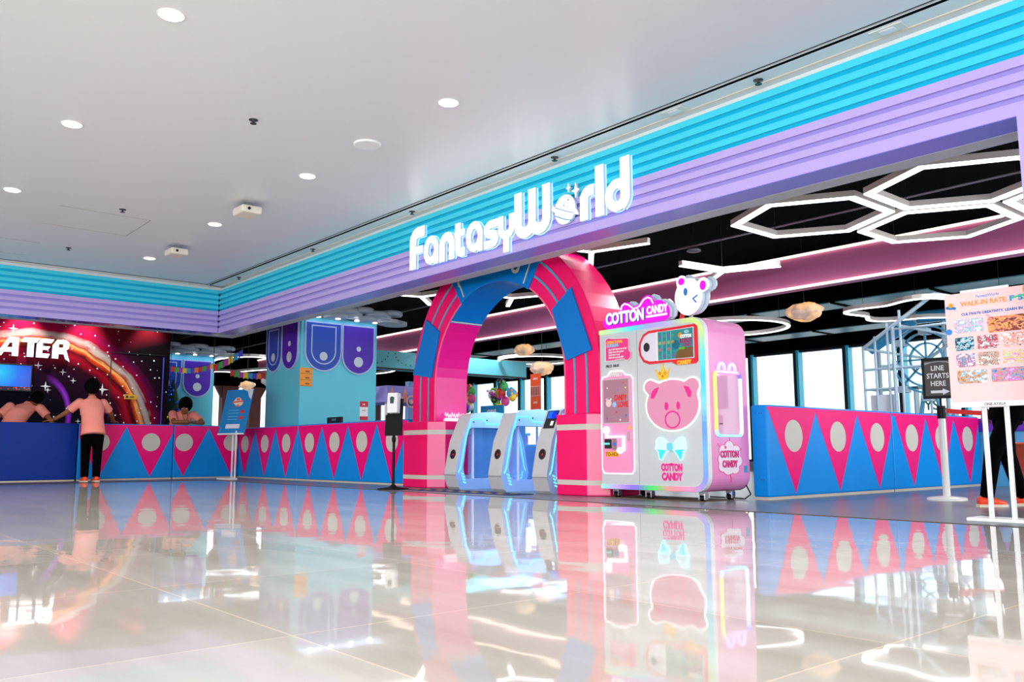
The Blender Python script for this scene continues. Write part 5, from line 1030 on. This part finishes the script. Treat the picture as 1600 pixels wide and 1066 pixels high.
# blue cabinets through the gates
for k, (x, y, w, h, c, lab) in enumerate(((-11.9, 10.9, 1.1, .62, (10, 80, 200), 'royal blue play box seen through the first gate opening'), (-10.2, 11.2, .9, .8, (20, 150, 235), 'sky blue play box seen through the second gate opening'), (-13.1, 11.0, .7, .85, (190, 60, 190), 'violet play box behind the left leg of the arch'))):
    t = thing('play_box', (x, y, 0), lab, 'play box', 'boxes behind the gates')
    m = mat('play_box_%d' % k, c, .35); b = MB(); b.box(x - w / 2, x + w / 2, y - .3, y + .3, 0, h, m); b.build('box_body', t, .02)
    b = MB(); b.box(x - w / 2 - .03, x + w / 2 + .03, y - .33, y + .33, h, h + .05, mat('play_box_lid', (120, 220, 245), .35)); b.build('lid', t, .01)
    b = MB()
    for i in range(3): b.box(x - w / 2 + .1 + i * w / 3, x - w / 2 + .1 + i * w / 3 + w / 7, y - .306, y - .3, .08, h - .06, mat('play_box_stripe', (60, 60, 190), .35))
    b.build('stripe', t)

# white frame house with ferris wheel at the right
FW = mat('frame_white', (178, 204, 218), .35)
t = thing('frame_house', (-6.4, 15.2, 0), 'open white metal frame house with a sloped roof, before the windows at right', 'play house')
def bar(bm, a, c, w=.05): bm.path([V(a), V(c)], w / 2, FW, 6)
b = MB(); Yf = 14.6; Yb = 17.2
for x in (-7.50, -7.28, -7.05, -6.82): bar(b, (x, Yf, 0), (x, Yf, 2.33 + (x + 7.5) * .9), .05)
bar(b, (-7.5, Yf, 2.33), (-6.2, Yf, 3.15), .07); bar(b, (-6.2, Yf, 3.15), (-4.6, Yf, 2.62), .05); bar(b, (-7.5, Yb, 2.33), (-6.2, Yb, 3.15), .07); bar(b, (-7.5, Yf, 2.33), (-7.5, Yb, 2.33)); bar(b, (-6.2, Yf, 3.15), (-6.2, Yb, 3.15)); bar(b, (-6.9, Yf, 2.7), (-6.9, Yb, 2.7))
bar(b, (-6.95, Yf, 0), (-6.95, Yf, 2.66), .07); bar(b, (-7.5, Yf, 1.95), (-4.6, Yf, 1.95)); bar(b, (-7.5, Yf, 1.6), (-6.95, Yf, 1.6)); bar(b, (-6.95, Yf, 2.62), (-4.6, Yf, 2.62)); bar(b, (-4.6, Yf, 0), (-4.6, Yf, 2.62)); bar(b, (-7.5, Yb, 0), (-7.5, Yb, 2.33)); bar(b, (-7.2, Yf, 2.0), (-6.2, Yb, 2.0))
b.build('frame', t)
b = MB(); b.box(-7.42, -7.0, Yf + .02, Yf + .03, .9, 1.5, mat('frame_poster', (225, 230, 240), .5)); b.build('sheet', t)
t = thing('ferris_wheel_model', (-7.1, 16.2, 0), 'pale blue miniature ferris wheel standing behind the line sign', 'ferris wheel')
b = MB(); MW = mat('wheel_blue', (90, 170, 205), .4)
for r in (.62, .5, .3): b.ribbon(circ(-7.1, 2.22, r, 36), .035, (0, 16.2, 0), FX, UP, NF, .04, MW, closed=True)
for i in range(8): a = PI / 4 * i; b.ribbon([(-7.1, 2.22), (-7.1 + .6 * math.cos(a), 2.22 + .6 * math.sin(a))], .03, (0, 16.2, 0), FX, UP, NF, .04, MW)
b.build('wheel', t)
b = MB(); b.path([V((-7.5, 16.3, 0)), V((-7.1, 16.22, 2.22)), V((-6.7, 16.3, 0))], .04, MW); b.build('support', t)
for i in range(8):
    a = PI / 4 * i; b = MB(); b.box(-7.1 + .62 * math.cos(a) - .08, -7.1 + .62 * math.cos(a) + .08, 16.08, 16.28, 2.22 + .62 * math.sin(a) - .16, 2.22 + .62 * math.sin(a) - .04, FW); b.build('cabin', t)
b = MB(); SL = mat('tube_slide_blue', (70, 170, 225), .25); b.tube((-9.2, 18.2, 2.75), (-8.15, 18.2, 3.33), .13, SL, seg=20); b.ball((-8.15, 18.2, 3.33), .14, .14, .14, FW); b.tube((-8.15, 18.2, 3.33), (-6.2, 18.2, 3.30), .13, SL, seg=20)
for x in (-9.0, -7.6, -6.4): b.tube((x, 18.2, 0), (x, 18.2, 3.2 if x > -8 else 2.7), .04, FW)
tag(b.build('tube_slide'), 'light blue tube slide rising above the ferris wheel, behind the frame house', 'slide')
# low tables / counters by the windows with lettering
b = MB(); b.box(-9.6, -7.9, 19.2, 19.4, 0, 1.35, mat('kiosk_pale_blue', (150, 200, 215), .4)); b.box(-9.7, -8.6, 19.1, 19.5, 1.9, 1.95, mat('kiosk_top', (60, 110, 130), .4)); b.box(-9.6, -9.57, 19.2, 19.4, 1.3, 1.9, FW); b.box(-8.75, -8.72, 19.2, 19.4, 1.3, 1.9, FW); b.text('YSL', .3, (-8.3, 19.2, 1.42), FX, UP, NF, .01, mat('kiosk_green', (20, 150, 140), .4), .006)
tag(b.build('window_kiosk'), 'pale blue kiosk with green lettering in front of the windows', 'kiosk')
# tubs right
for k, (x, y, c, h, lab) in enumerate(((-3.6, 10.9, (238, 100, 70), .62, 'orange tub left of the pair behind the person'), (-2.6, 11.3, (240, 90, 60), .62, 'orange tub right of the pair behind the person'))):
    b = MB()
    if k < 2: b.lathe([(.26, 0), (.33, h), (.35, h), (.35, h - .03), (.31, h - .02), (.25, .05)], (x, y, 0), mat('tub_%d' % k, c, .4), 30)
    tag(b.build('play_tub', None, .0), lab, 'tub')
t = thing('play_counter', (-4.45, 14.3, 0), 'long pale blue counter with a violet top band, beyond the end of the padded barrier', 'counter')
b = MB(); b.box(-6.1, -2.8, 14.1, 14.5, 0, .82, mat('counter_paleblue', (90, 180, 225), .4)); b.build('counter_body', t)
b = MB(); b.box(-6.14, -2.76, 14.06, 14.53, .82, 1.02, mat('counter_violet', (100, 40, 185), .4)); b.build('top_band', t, .01)
b = MB()
for i in range(6): b.prism(circ(-5.8 + i * .55, .35 + .12 * (i % 2), .17, 20), (0, 14.1, 0), FX, UP, NF, .006, mat('counter_dot', (50, 120, 215), .4))
b.build('dot_print', t)
b = MB(); b.box(-5.3, -3.2, 14.2, 14.5, 1.021, 1.4, mat('shelf_teal', (30, 120, 140), .5)); tag(b.build('shelf_unit'), 'teal shelf unit standing on the violet banded counter', 'shelf')
# blue crates behind machine
for k in range(4):
    b = MB(); b.box(-5.98, -5.66, 9.2, 9.6, .02 + k * .225, .22 + k * .225, mat('crate_blue', (20, 80, 190), .4)); b.box(-5.99, -5.65, 9.19, 9.61, .2 + k * .225, .24 + k * .225, mat('crate_rim', (150, 190, 235), .4)); tag(b.build('crate'), ('blue crate at the bottom of the stack behind the cotton candy machine', 'blue crate second from the bottom behind the cotton candy machine', 'blue crate third from the bottom behind the cotton candy machine', 'blue crate topmost of the stack behind the cotton candy machine')[k], 'crate', 'stacked blue crates')

# buntings at the left
fc = [(200, 30, 40), (40, 160, 60), (170, 40, 160), (240, 190, 40), (30, 150, 190), (60, 60, 200), (230, 120, 40)]
def bunting(p0, p1, sag, n, s, lab, k0=0):
    p0, p1 = V(p0), V(p1); t = thing('bunting', (p0 + p1) / 2, lab, 'bunting', 'flag garlands')
    P = lambda f: p0 + (p1 - p0) * f + V((0, 0, -sag * 4 * f * (1 - f)))
    b = MB(); b.path([V((p0.x, p0.y, 4.3))] + [P(i / 12) for i in range(13)] + [V((p1.x, p1.y, 4.3))], .005, BLACK, 5); b.build('string', t)
    for i in range(n):
        f = (i + .5) / n; p = P(f); d = (p1 - p0).normalized(); m = mat('flag_%d' % ((i + k0) % 7), fc[(i + k0) % 7], .6)
        b = MB(); pts = [(-s / 2, 0), (-s / 2, -s * 1.5), (0, -s * 1.25), (s / 2, -s * 1.5), (s / 2, 0)]; b.prism(pts, p, d, UP, d.cross(V(UP)), .004, m); b.build('flag', t)
bunting((-19.87, 6.75, 2.50), (-19.55, 7.62, 2.60), .08, 11, .085, 'flag bunting in front of the far petal column')
bunting((-19.55, 7.60, 2.55), (-19.3, 8.2, 2.95), .02, 6, .12, 'flag bunting rising to the right of the far petal column')
bunting((-19.4, 7.95, 2.45), (-19.0, 8.85, 2.42), .05, 10, .10, 'flag bunting above the blue price poster')
# small tree with tinsel
t = thing('decorated_tree', (-21.7, 7.45, 0), 'dark decorated tree with blue and gold baubles behind the mural wall edge', 'tree')
b = MB(); b.lathe([(.30, .3), (.38, .6), (.28, 1.1), (.2, 1.6), (.09, 2.1), (.01, 2.35)], (-21.7, 7.45, 0), mat('tree_green', (14, 50, 40), .9), 18); b.tube((-21.7, 7.45, 0), (-21.7, 7.45, .32), .05, BLACK); b.build('foliage', t)
rn = random.Random(3)
for i in range(34):
    z = .6 + 1.6 * i / 34; r = .38 * (1 - (z - .6) / 1.9) + .04; a = rn.random() * 2 * PI
    b = MB(); b.ball((-21.7 + r * math.cos(a), 7.45 + r * math.sin(a), z), .05, .05, .05, mat('bauble_blue', (20, 90, 200), .2, .6) if (i > 20) else mat('bauble_gold', (230, 180, 30), .2, .7), 10, 8); b.build('bauble', t)

# buildings beyond the windows
BP = [mat('haze_building_a', (228, 240, 250), .9), mat('haze_building_b', (200, 232, 245), .9)]
for k, (x, y, w, h, lab) in enumerate(((-54, 90, 5, 19, 'pale tower far beyond the windows, left of the pair'), (-44, 86, 7, 15, 'pale block far beyond the windows beside the tower'), (-27, 90, 22, 7, 'low pale buildings beyond the right windows'), (-120, 95, 9, 16, 'pale block far beyond the windows seen through the arch'), (-12, 70, 20, 6, 'low pale building row beyond the frame house'))):
    t = thing('distant_building', (x, y, -20), lab, 'building', 'buildings beyond the windows'); b = MB(); b.box(x - w / 2, x + w / 2, y, y + 5, -20, h, BP[k % 2]); b.build('tower', t)
    b = MB()
    for i in range(int(w) // 2): b.box(x - w / 2 + 2 * i + .5, x - w / 2 + 2 * i + 1.2, y - .1, y, -10, h - 1, mat('haze_window', (205, 228, 238), .6))
    b.build('window_band', t)
#@@PEOPLE
# ================================================================== people
SKIN = mat('skin_brown', (146, 90, 58), .6, spec=.2); HAIR = mat('black_hair', (6, 5, 6), .9, spec=.08); SHIRT = mat('salmon_polo', (250, 150, 135), .75, noise_amt=.05, noise_scale=12, bump=.15)
TROU = mat('black_trousers', (4, 4, 6), .95, spec=.05); SHOE = mat('orange_shoe', (255, 70, 20), .45); SOLE = mat('pale_sole', (226, 214, 190), .6)
def limb(b, p0, p1, r0, r1, m, fl=1.0, ax=None):
    b.tube(p0, p1, r0, m, r1, 16); b.ball(p0, r0, r0, r0, m, 16, 10); b.ball(p1, r1, r1, r1, m, 16, 10)
def hull(b, secs, m, seg=20):
    """lofted oval sections: (centre, half width vec, half depth vec)"""
    vs = []
    for c, w, d in secs:
        for i in range(seg): a = 2 * PI * i / seg; vs.append(V(c) + V(w) * math.cos(a) + V(d) * math.sin(a))
    K = len(secs); b.add(vs, [(k * seg + i, k * seg + (i + 1) % seg, (k + 1) * seg + (i + 1) % seg, (k + 1) * seg + i) for k in range(K - 1) for i in range(seg)] + [tuple(range(seg))[::-1], tuple(range((K - 1) * seg, K * seg))], m, True)
def hand(b, w, d, up, side, m, s=1.0, curl=.25, spread=.12):
    """palm plus four unequal fingers and a thumb; d = finger direction, up = back of the hand, side = thumb side"""
    w, d, up, side = V(w), V(d).normalized(), V(up).normalized(), V(side).normalized()
    hull(b, [(w, side * .026 * s, up * .018 * s), (w + d * .05 * s, side * .042 * s, up * .016 * s), (w + d * .095 * s, side * .042 * s, up * .013 * s)], m, 12)
    for k, L_ in enumerate((.070, .078, .072, .056)):
        o = (1.5 - k) * .021 * s; p = w + d * .09 * s + side * o; dd = (d + side * (1.5 - k) * spread).normalized()
        q = p + dd * L_ * .55 * s - up * curl * .01 * s; e = q + (dd - up * curl).normalized() * L_ * .5 * s
        limb(b, p, q, .0092 * s, .0085 * s, m); limb(b, q, e, .0085 * s, .007 * s, m)
    p = w + d * .025 * s + side * .03 * s; q = p + (d * .6 + side * .8).normalized() * .04 * s; e = q + (d * .9 + side * .35).normalized() * .032 * s
    limb(b, p, q, .012 * s, .0105 * s, m); limb(b, q, e, .0105 * s, .0085 * s, m)
def finish(b, name, parent, vox):
    o = b.build(name, parent, 0, smooth_all=True); r = o.modifiers.new('remesh', 'REMESH'); r.mode = 'VOXEL'; r.voxel_size = vox; r.use_smooth_shade = True
    s_ = o.modifiers.new('smooth', 'SMOOTH'); s_.iterations = 3; s_.factor = .5
    return o
def head(b, c, fwd, up, m, s=1.0):
    c, fwd, up = V(c), V(fwd).normalized(), V(up).normalized(); sd = fwd.cross(up).normalized(); up = sd.cross(fwd)
    M = Matrix((sd, fwd, up)).transposed()
    b.ball(c, .077 * s, .095 * s, .118 * s, m, 24, 16, M); b.ball(c + fwd * .035 * s - up * .065 * s, .052 * s, .055 * s, .055 * s, m, 18, 12, M)
    b.ball(c + fwd * .10 * s - up * .02 * s, .014 * s, .02 * s, .026 * s, m, 10, 8, M); b.ball(c + fwd * .088 * s - up * .065 * s, .024 * s, .014 * s, .009 * s, m, 10, 8, M)
    for q in (-1, 1): b.ball(c + sd * q * .080 * s - up * .005 * s, .012 * s, .02 * s, .032 * s, m, 10, 8, M)
    return M, sd, fwd, up
def hairdo(parent, c, M, sd, fwd, up, s=1.0, vol=1.1):
    b = MB(); c = V(c); b.ball(c + up * .026 * s * vol - fwd * .024 * s * vol, .094 * s * vol, .100 * s * vol, .112 * s * vol, HAIR, 26, 18, M, nz=.10, ns=5.0); b.ball(c - fwd * .05 * s - up * .03 * s, .072 * s, .06 * s, .075 * s, HAIR, 18, 12, M)
    b.ball(c + up * .085 * s + fwd * .04 * s, .07 * s, .05 * s, .045 * s, HAIR, 18, 12, M, nz=.15, ns=6); b.build('hair', parent)
    b = MB()
    for q in (-1, 1): b.ball(c + sd * q * .032 * s + fwd * .084 * s + up * .008 * s, .013 * s, .008 * s, .007 * s, WHITE, 10, 8, M); b.ball(c + sd * q * .032 * s + fwd * .090 * s + up * .008 * s, .006 * s, .005 * s, .006 * s, BLACK, 8, 6, M)
    b.build('eyes', parent)
def shoe(parent, p, fwd, upper=None, sole=None):
    p, f = V(p), V(fwd).normalized(); s_ = f.cross(V(UP)); M = Matrix((s_, f, V(UP))).transposed()
    b = MB(); hull(b, [(p - f * .08 + V((0, 0, .05)), s_ * .036, V((0, 0, .045))), (p + V((0, 0, .055)), s_ * .042, V((0, 0, .05))), (p + f * .10 + V((0, 0, .042)), s_ * .046, V((0, 0, .032))), (p + f * .17 + V((0, 0, .034)), s_ * .034, V((0, 0, .02)))], upper or SHOE, 16); o = b.build('shoe', parent)
    b = MB(); hull(b, [(p - f * .095 + V((0, 0, .0)), s_ * .03 , f * .004), (p - f * .094 + V((0, 0, .0)), s_ * .03, f * .004)], SOLE, 8)
    b = MB(); pts = [(-.036, -.09), (-.046, .0), (-.05, .11), (-.03, .185), (.03, .185), (.05, .11), (.046, 0), (.036, -.09)]; b.prism(pts, p, s_, f, UP, .026, sole or SOLE); b.build('sole', o)
def person(name_lab, P, skin=SKIN, shirt=SHIRT, trousers=TROU):
    """P: dict of joints"""
    hips = V(P['hips']); t = thing('person', (hips.x, hips.y, 0), name_lab, 'person')
    side = V(P['side']).normalized(); chest, neck = V(P['chest']), V(P['neck']); fwd = V(P['fwd']).normalized(); k = P.get('k', 1.0)
    tdir = (neck - hips).normalized(); dep = tdir.cross(side).normalized()
    b = MB()
    hull(b, [(hips - tdir * .06, side * .155 * k, dep * .10 * k), (hips + tdir * .08, side * .15 * k, dep * .10 * k), (hips.lerp(chest, .55), side * .135 * k, dep * .095 * k), (chest, side * .165 * k, dep * .11 * k), (neck - tdir * .07, side * .15 * k, dep * .075 * k), (neck - tdir * .01, side * .06 * k, dep * .055 * k)], skin)
    limb(b, neck - tdir * .03, V(P['head']) - V(P['hup']).normalized() * .06, .055 * k, .05 * k, skin)
    M, sd, hf, hu = head(b, P['head'], P['hfwd'], P['hup'], skin, P.get('hs', 1.0))
    for q, nm in ((-1, 'l'), (1, 'r')):
        sh, el, wr = V(P['sh_' + nm]), V(P['el_' + nm]), V(P['wr_' + nm])
        limb(b, sh, el, .055 * k, .042 * k, skin); limb(b, el, wr, .042 * k, .028 * k, skin)
        hd = V(P['hd_' + nm]); hand(b, wr, hd, P.get('hup_' + nm, UP), V(P['th_' + nm]), skin, 1.05 * k)
        hp, kn, an = hips + side * q * .09 * k, V(P['kn_' + nm]), V(P['an_' + nm])
        limb(b, hp, kn, .085 * k, .055 * k, skin); limb(b, kn, an, .055 * k, .036 * k, skin); limb(b, an, an + V(P['toe']).normalized() * .1 - V((0, 0, .04)), .036 * k, .028 * k, skin)
    body = finish(b, 'body', t, .0075)
    hairdo(t, P['head'], M, sd, hf, hu, P.get('hs', 1.0), P.get('vol', 1.1))
    # shirt: torso with sleeves to above the elbow
    b = MB(); hem = hips - tdir * P.get('hem', .10)
    hull(b, [(hem, side * .195 * k, dep * .145 * k), (hips + tdir * .1, side * .18 * k, dep * .135 * k), (hips.lerp(chest, .6), side * .175 * k, dep * .13 * k), (chest, side * .195 * k, dep * .14 * k), (neck - tdir * .07, side * .175 * k, dep * .095 * k), (neck - tdir * .02, side * .085 * k, dep * .07 * k), (neck + tdir * .01, side * .066 * k, dep * .062 * k)], shirt, 28)
    for nm in 'lr':
        sh, el = V(P['sh_' + nm]), V(P['el_' + nm]); e = sh.lerp(el, .72); b.ball(sh, .078 * k, .078 * k, .078 * k, shirt, 18, 12); b.tube(sh, e, .076 * k, shirt, .074 * k, 20)
    finish(b, 'polo_shirt', t, .012)
    b = MB(); b.tube(neck - tdir * .015, neck + tdir * .022, .072 * k, mat('polo_collar', (244, 138, 124), .75), .064 * k, 20, caps=True) if shirt is SHIRT else None
    if shirt is SHIRT: b.build('collar', t)
    b = MB()
    hull(b, [(hips + tdir * .04, side * .165 * k, dep * .115 * k), (hips - V((0, 0, .06)), side * .17 * k, dep * .12 * k), (hips - V((0, 0, .14)), side * .16 * k, dep * .11 * k)], trousers)
    for q, nm in ((-1, 'l'), (1, 'r')):
        hp, kn, an = hips + side * q * .09 * k - V((0, 0, .03)), V(P['kn_' + nm]), V(P['an_' + nm])
        limb(b, hp, kn, .10 * k, .076 * k, trousers); b.tube(kn, an + V((0, 0, .0)), .076 * k, trousers, .062 * k, 18)
    finish(b, 'trousers', t, .012)
    for nm in 'lr': shoe(t, V(P['an_' + nm]) * 1 - V((0, 0, P['an_' + nm][2])), P['toe'], P.get('upper'), P.get('sole'))
    return t, (M, sd, hf, hu)
p1, _ = person('person in a salmon polo and black trousers seen from behind, both hands on the counter', dict(
    hips=(-17.72, 4.62, .99), chest=(-17.86, 4.62, 1.36), neck=(-17.93, 4.62, 1.60), side=(0, 1, 0), fwd=(-1, 0, 0), head=(-18.0, 4.63, 1.78), hfwd=(-1, .15, -.25), hup=(-.2, 0, 1), hs=1.22, vol=1.2, k=1.12,
    sh_l=(-17.93, 4.41, 1.50), el_l=(-18.04, 4.20, 1.30), wr_l=(-18.27, 4.04, 1.165), hd_l=(-.7, -.7, -.1), th_l=(-.7, .7, 0),
    sh_r=(-17.93, 4.83, 1.50), el_r=(-18.05, 5.02, 1.30), wr_r=(-18.30, 5.14, 1.165), hd_r=(-.75, .6, -.1), th_r=(-.6, -.75, 0),
    kn_l=(-17.76, 4.52, .53), an_l=(-17.66, 4.50, .09), kn_r=(-17.76, 4.73, .53), an_r=(-17.64, 4.70, .09), toe=(-1, -.1, 0), hem=.12))
b = MB(); b.lathe([(.036, -.012), (.036, .012)], (-18.235, 4.065, 1.185), BLACK, 16, Matrix.Rotation(math.radians(60), 3, 'Y')); b.build('wristband', p1)
p2, _ = person('person in a salmon polo bent over with their back turned, behind the royal blue counter', dict(
    hips=(-18.95, 3.42, .98), chest=(-19.1, 3.62, 1.32), neck=(-19.2, 3.78, 1.50), side=(.25, .97, -.05), fwd=(-1, .3, 0), head=(-19.3, 3.95, 1.60), hfwd=(-.6, .6, -.5), hup=(-.3, .5, .8), hs=1.2, vol=1.12, k=1.15,
    sh_l=(-19.1, 3.45, 1.44), el_l=(-19.0, 3.22, 1.22), wr_l=(-18.85, 3.02, 1.06), hd_l=(.2, -1, -.3), th_l=(-1, 0, 0),
    sh_r=(-19.1, 3.98, 1.42), el_r=(-19.0, 4.14, 1.22), wr_r=(-18.85, 4.22, 1.04), hd_r=(.5, .7, -.4), th_r=(-.7, .5, 0),
    kn_l=(-18.9, 3.35, .52), an_l=(-19.0, 3.33, .09), kn_r=(-18.9, 3.6, .52), an_r=(-19.0, 3.6, .09), toe=(-1, .1, 0)))
p3, _ = person('person in a salmon polo with a lanyard, arms folded on the pink counter', dict(
    hips=(-19.05, 6.62, .96), chest=(-18.88, 6.68, 1.26), neck=(-18.78, 6.70, 1.43), side=(0, -1, 0), fwd=(1, 0, 0), head=(-18.62, 6.67, 1.52), hfwd=(.8, -.45, -.55), hup=(.35, -.1, .9), hs=1.28, vol=1.2, k=1.12,
    sh_l=(-18.80, 6.91, 1.36), el_l=(-18.56, 7.04, 1.185), wr_l=(-18.46, 6.80, 1.175), hd_l=(0, -1, 0), th_l=(-1, -.2, 0),
    sh_r=(-18.80, 6.47, 1.36), el_r=(-18.56, 6.42, 1.185), wr_r=(-18.42, 6.66, 1.20), hd_r=(0, 1, 0), th_r=(-1, .2, 0),
    kn_l=(-19.0, 6.78, .5), an_l=(-19.05, 6.8, .09), kn_r=(-19.0, 6.55, .5), an_r=(-19.05, 6.52, .09), toe=(1, 0, 0)))
b = MB(); LY = mat('lanyard_ochre', (170, 110, 40), .6); b.path([V((-18.72, 6.76, 1.42)), V((-18.66, 6.74, 1.30)), V((-18.64, 6.70, 1.20))], .009, LY, 6); b.path([V((-18.72, 6.62, 1.42)), V((-18.66, 6.65, 1.30)), V((-18.64, 6.69, 1.20))], .009, LY, 6); b.build('lanyard', p3)
F = V((.66, .75, 0))
p4, _ = person('person in black clothes walking behind the pink rate poster, orange and cream shoes', dict(
    hips=(-3.22, 9.0, .92), chest=(-3.2, 9.02, 1.26), neck=(-3.18, 9.05, 1.48), side=(.75, -.66, 0), fwd=F, head=(-3.16, 9.08, 1.60), hfwd=F, hup=(0, 0, 1), k=1.0,
    sh_l=(-3.33, 9.16, 1.40), el_l=(-3.38, 9.02, 1.16), wr_l=(-3.42, 9.0, .95), hd_l=(0, 0, -1), th_l=F, hup_l=(-.75, .66, 0),
    sh_r=(-3.04, 8.9, 1.40), el_r=(-3.0, 8.9, 1.14), wr_r=(-2.92, 9.0, .93), hd_r=(.2, .2, -1), th_r=F, hup_r=(.75, -.66, 0),
    kn_l=(-3.26, 9.04, .50), an_l=(-3.22, 9.22, .09), kn_r=(-3.30, 8.80, .50), an_r=(-3.38, 8.80, .09), toe=F), shirt=mat('black_shirt', (4, 4, 6), .95, spec=.05))
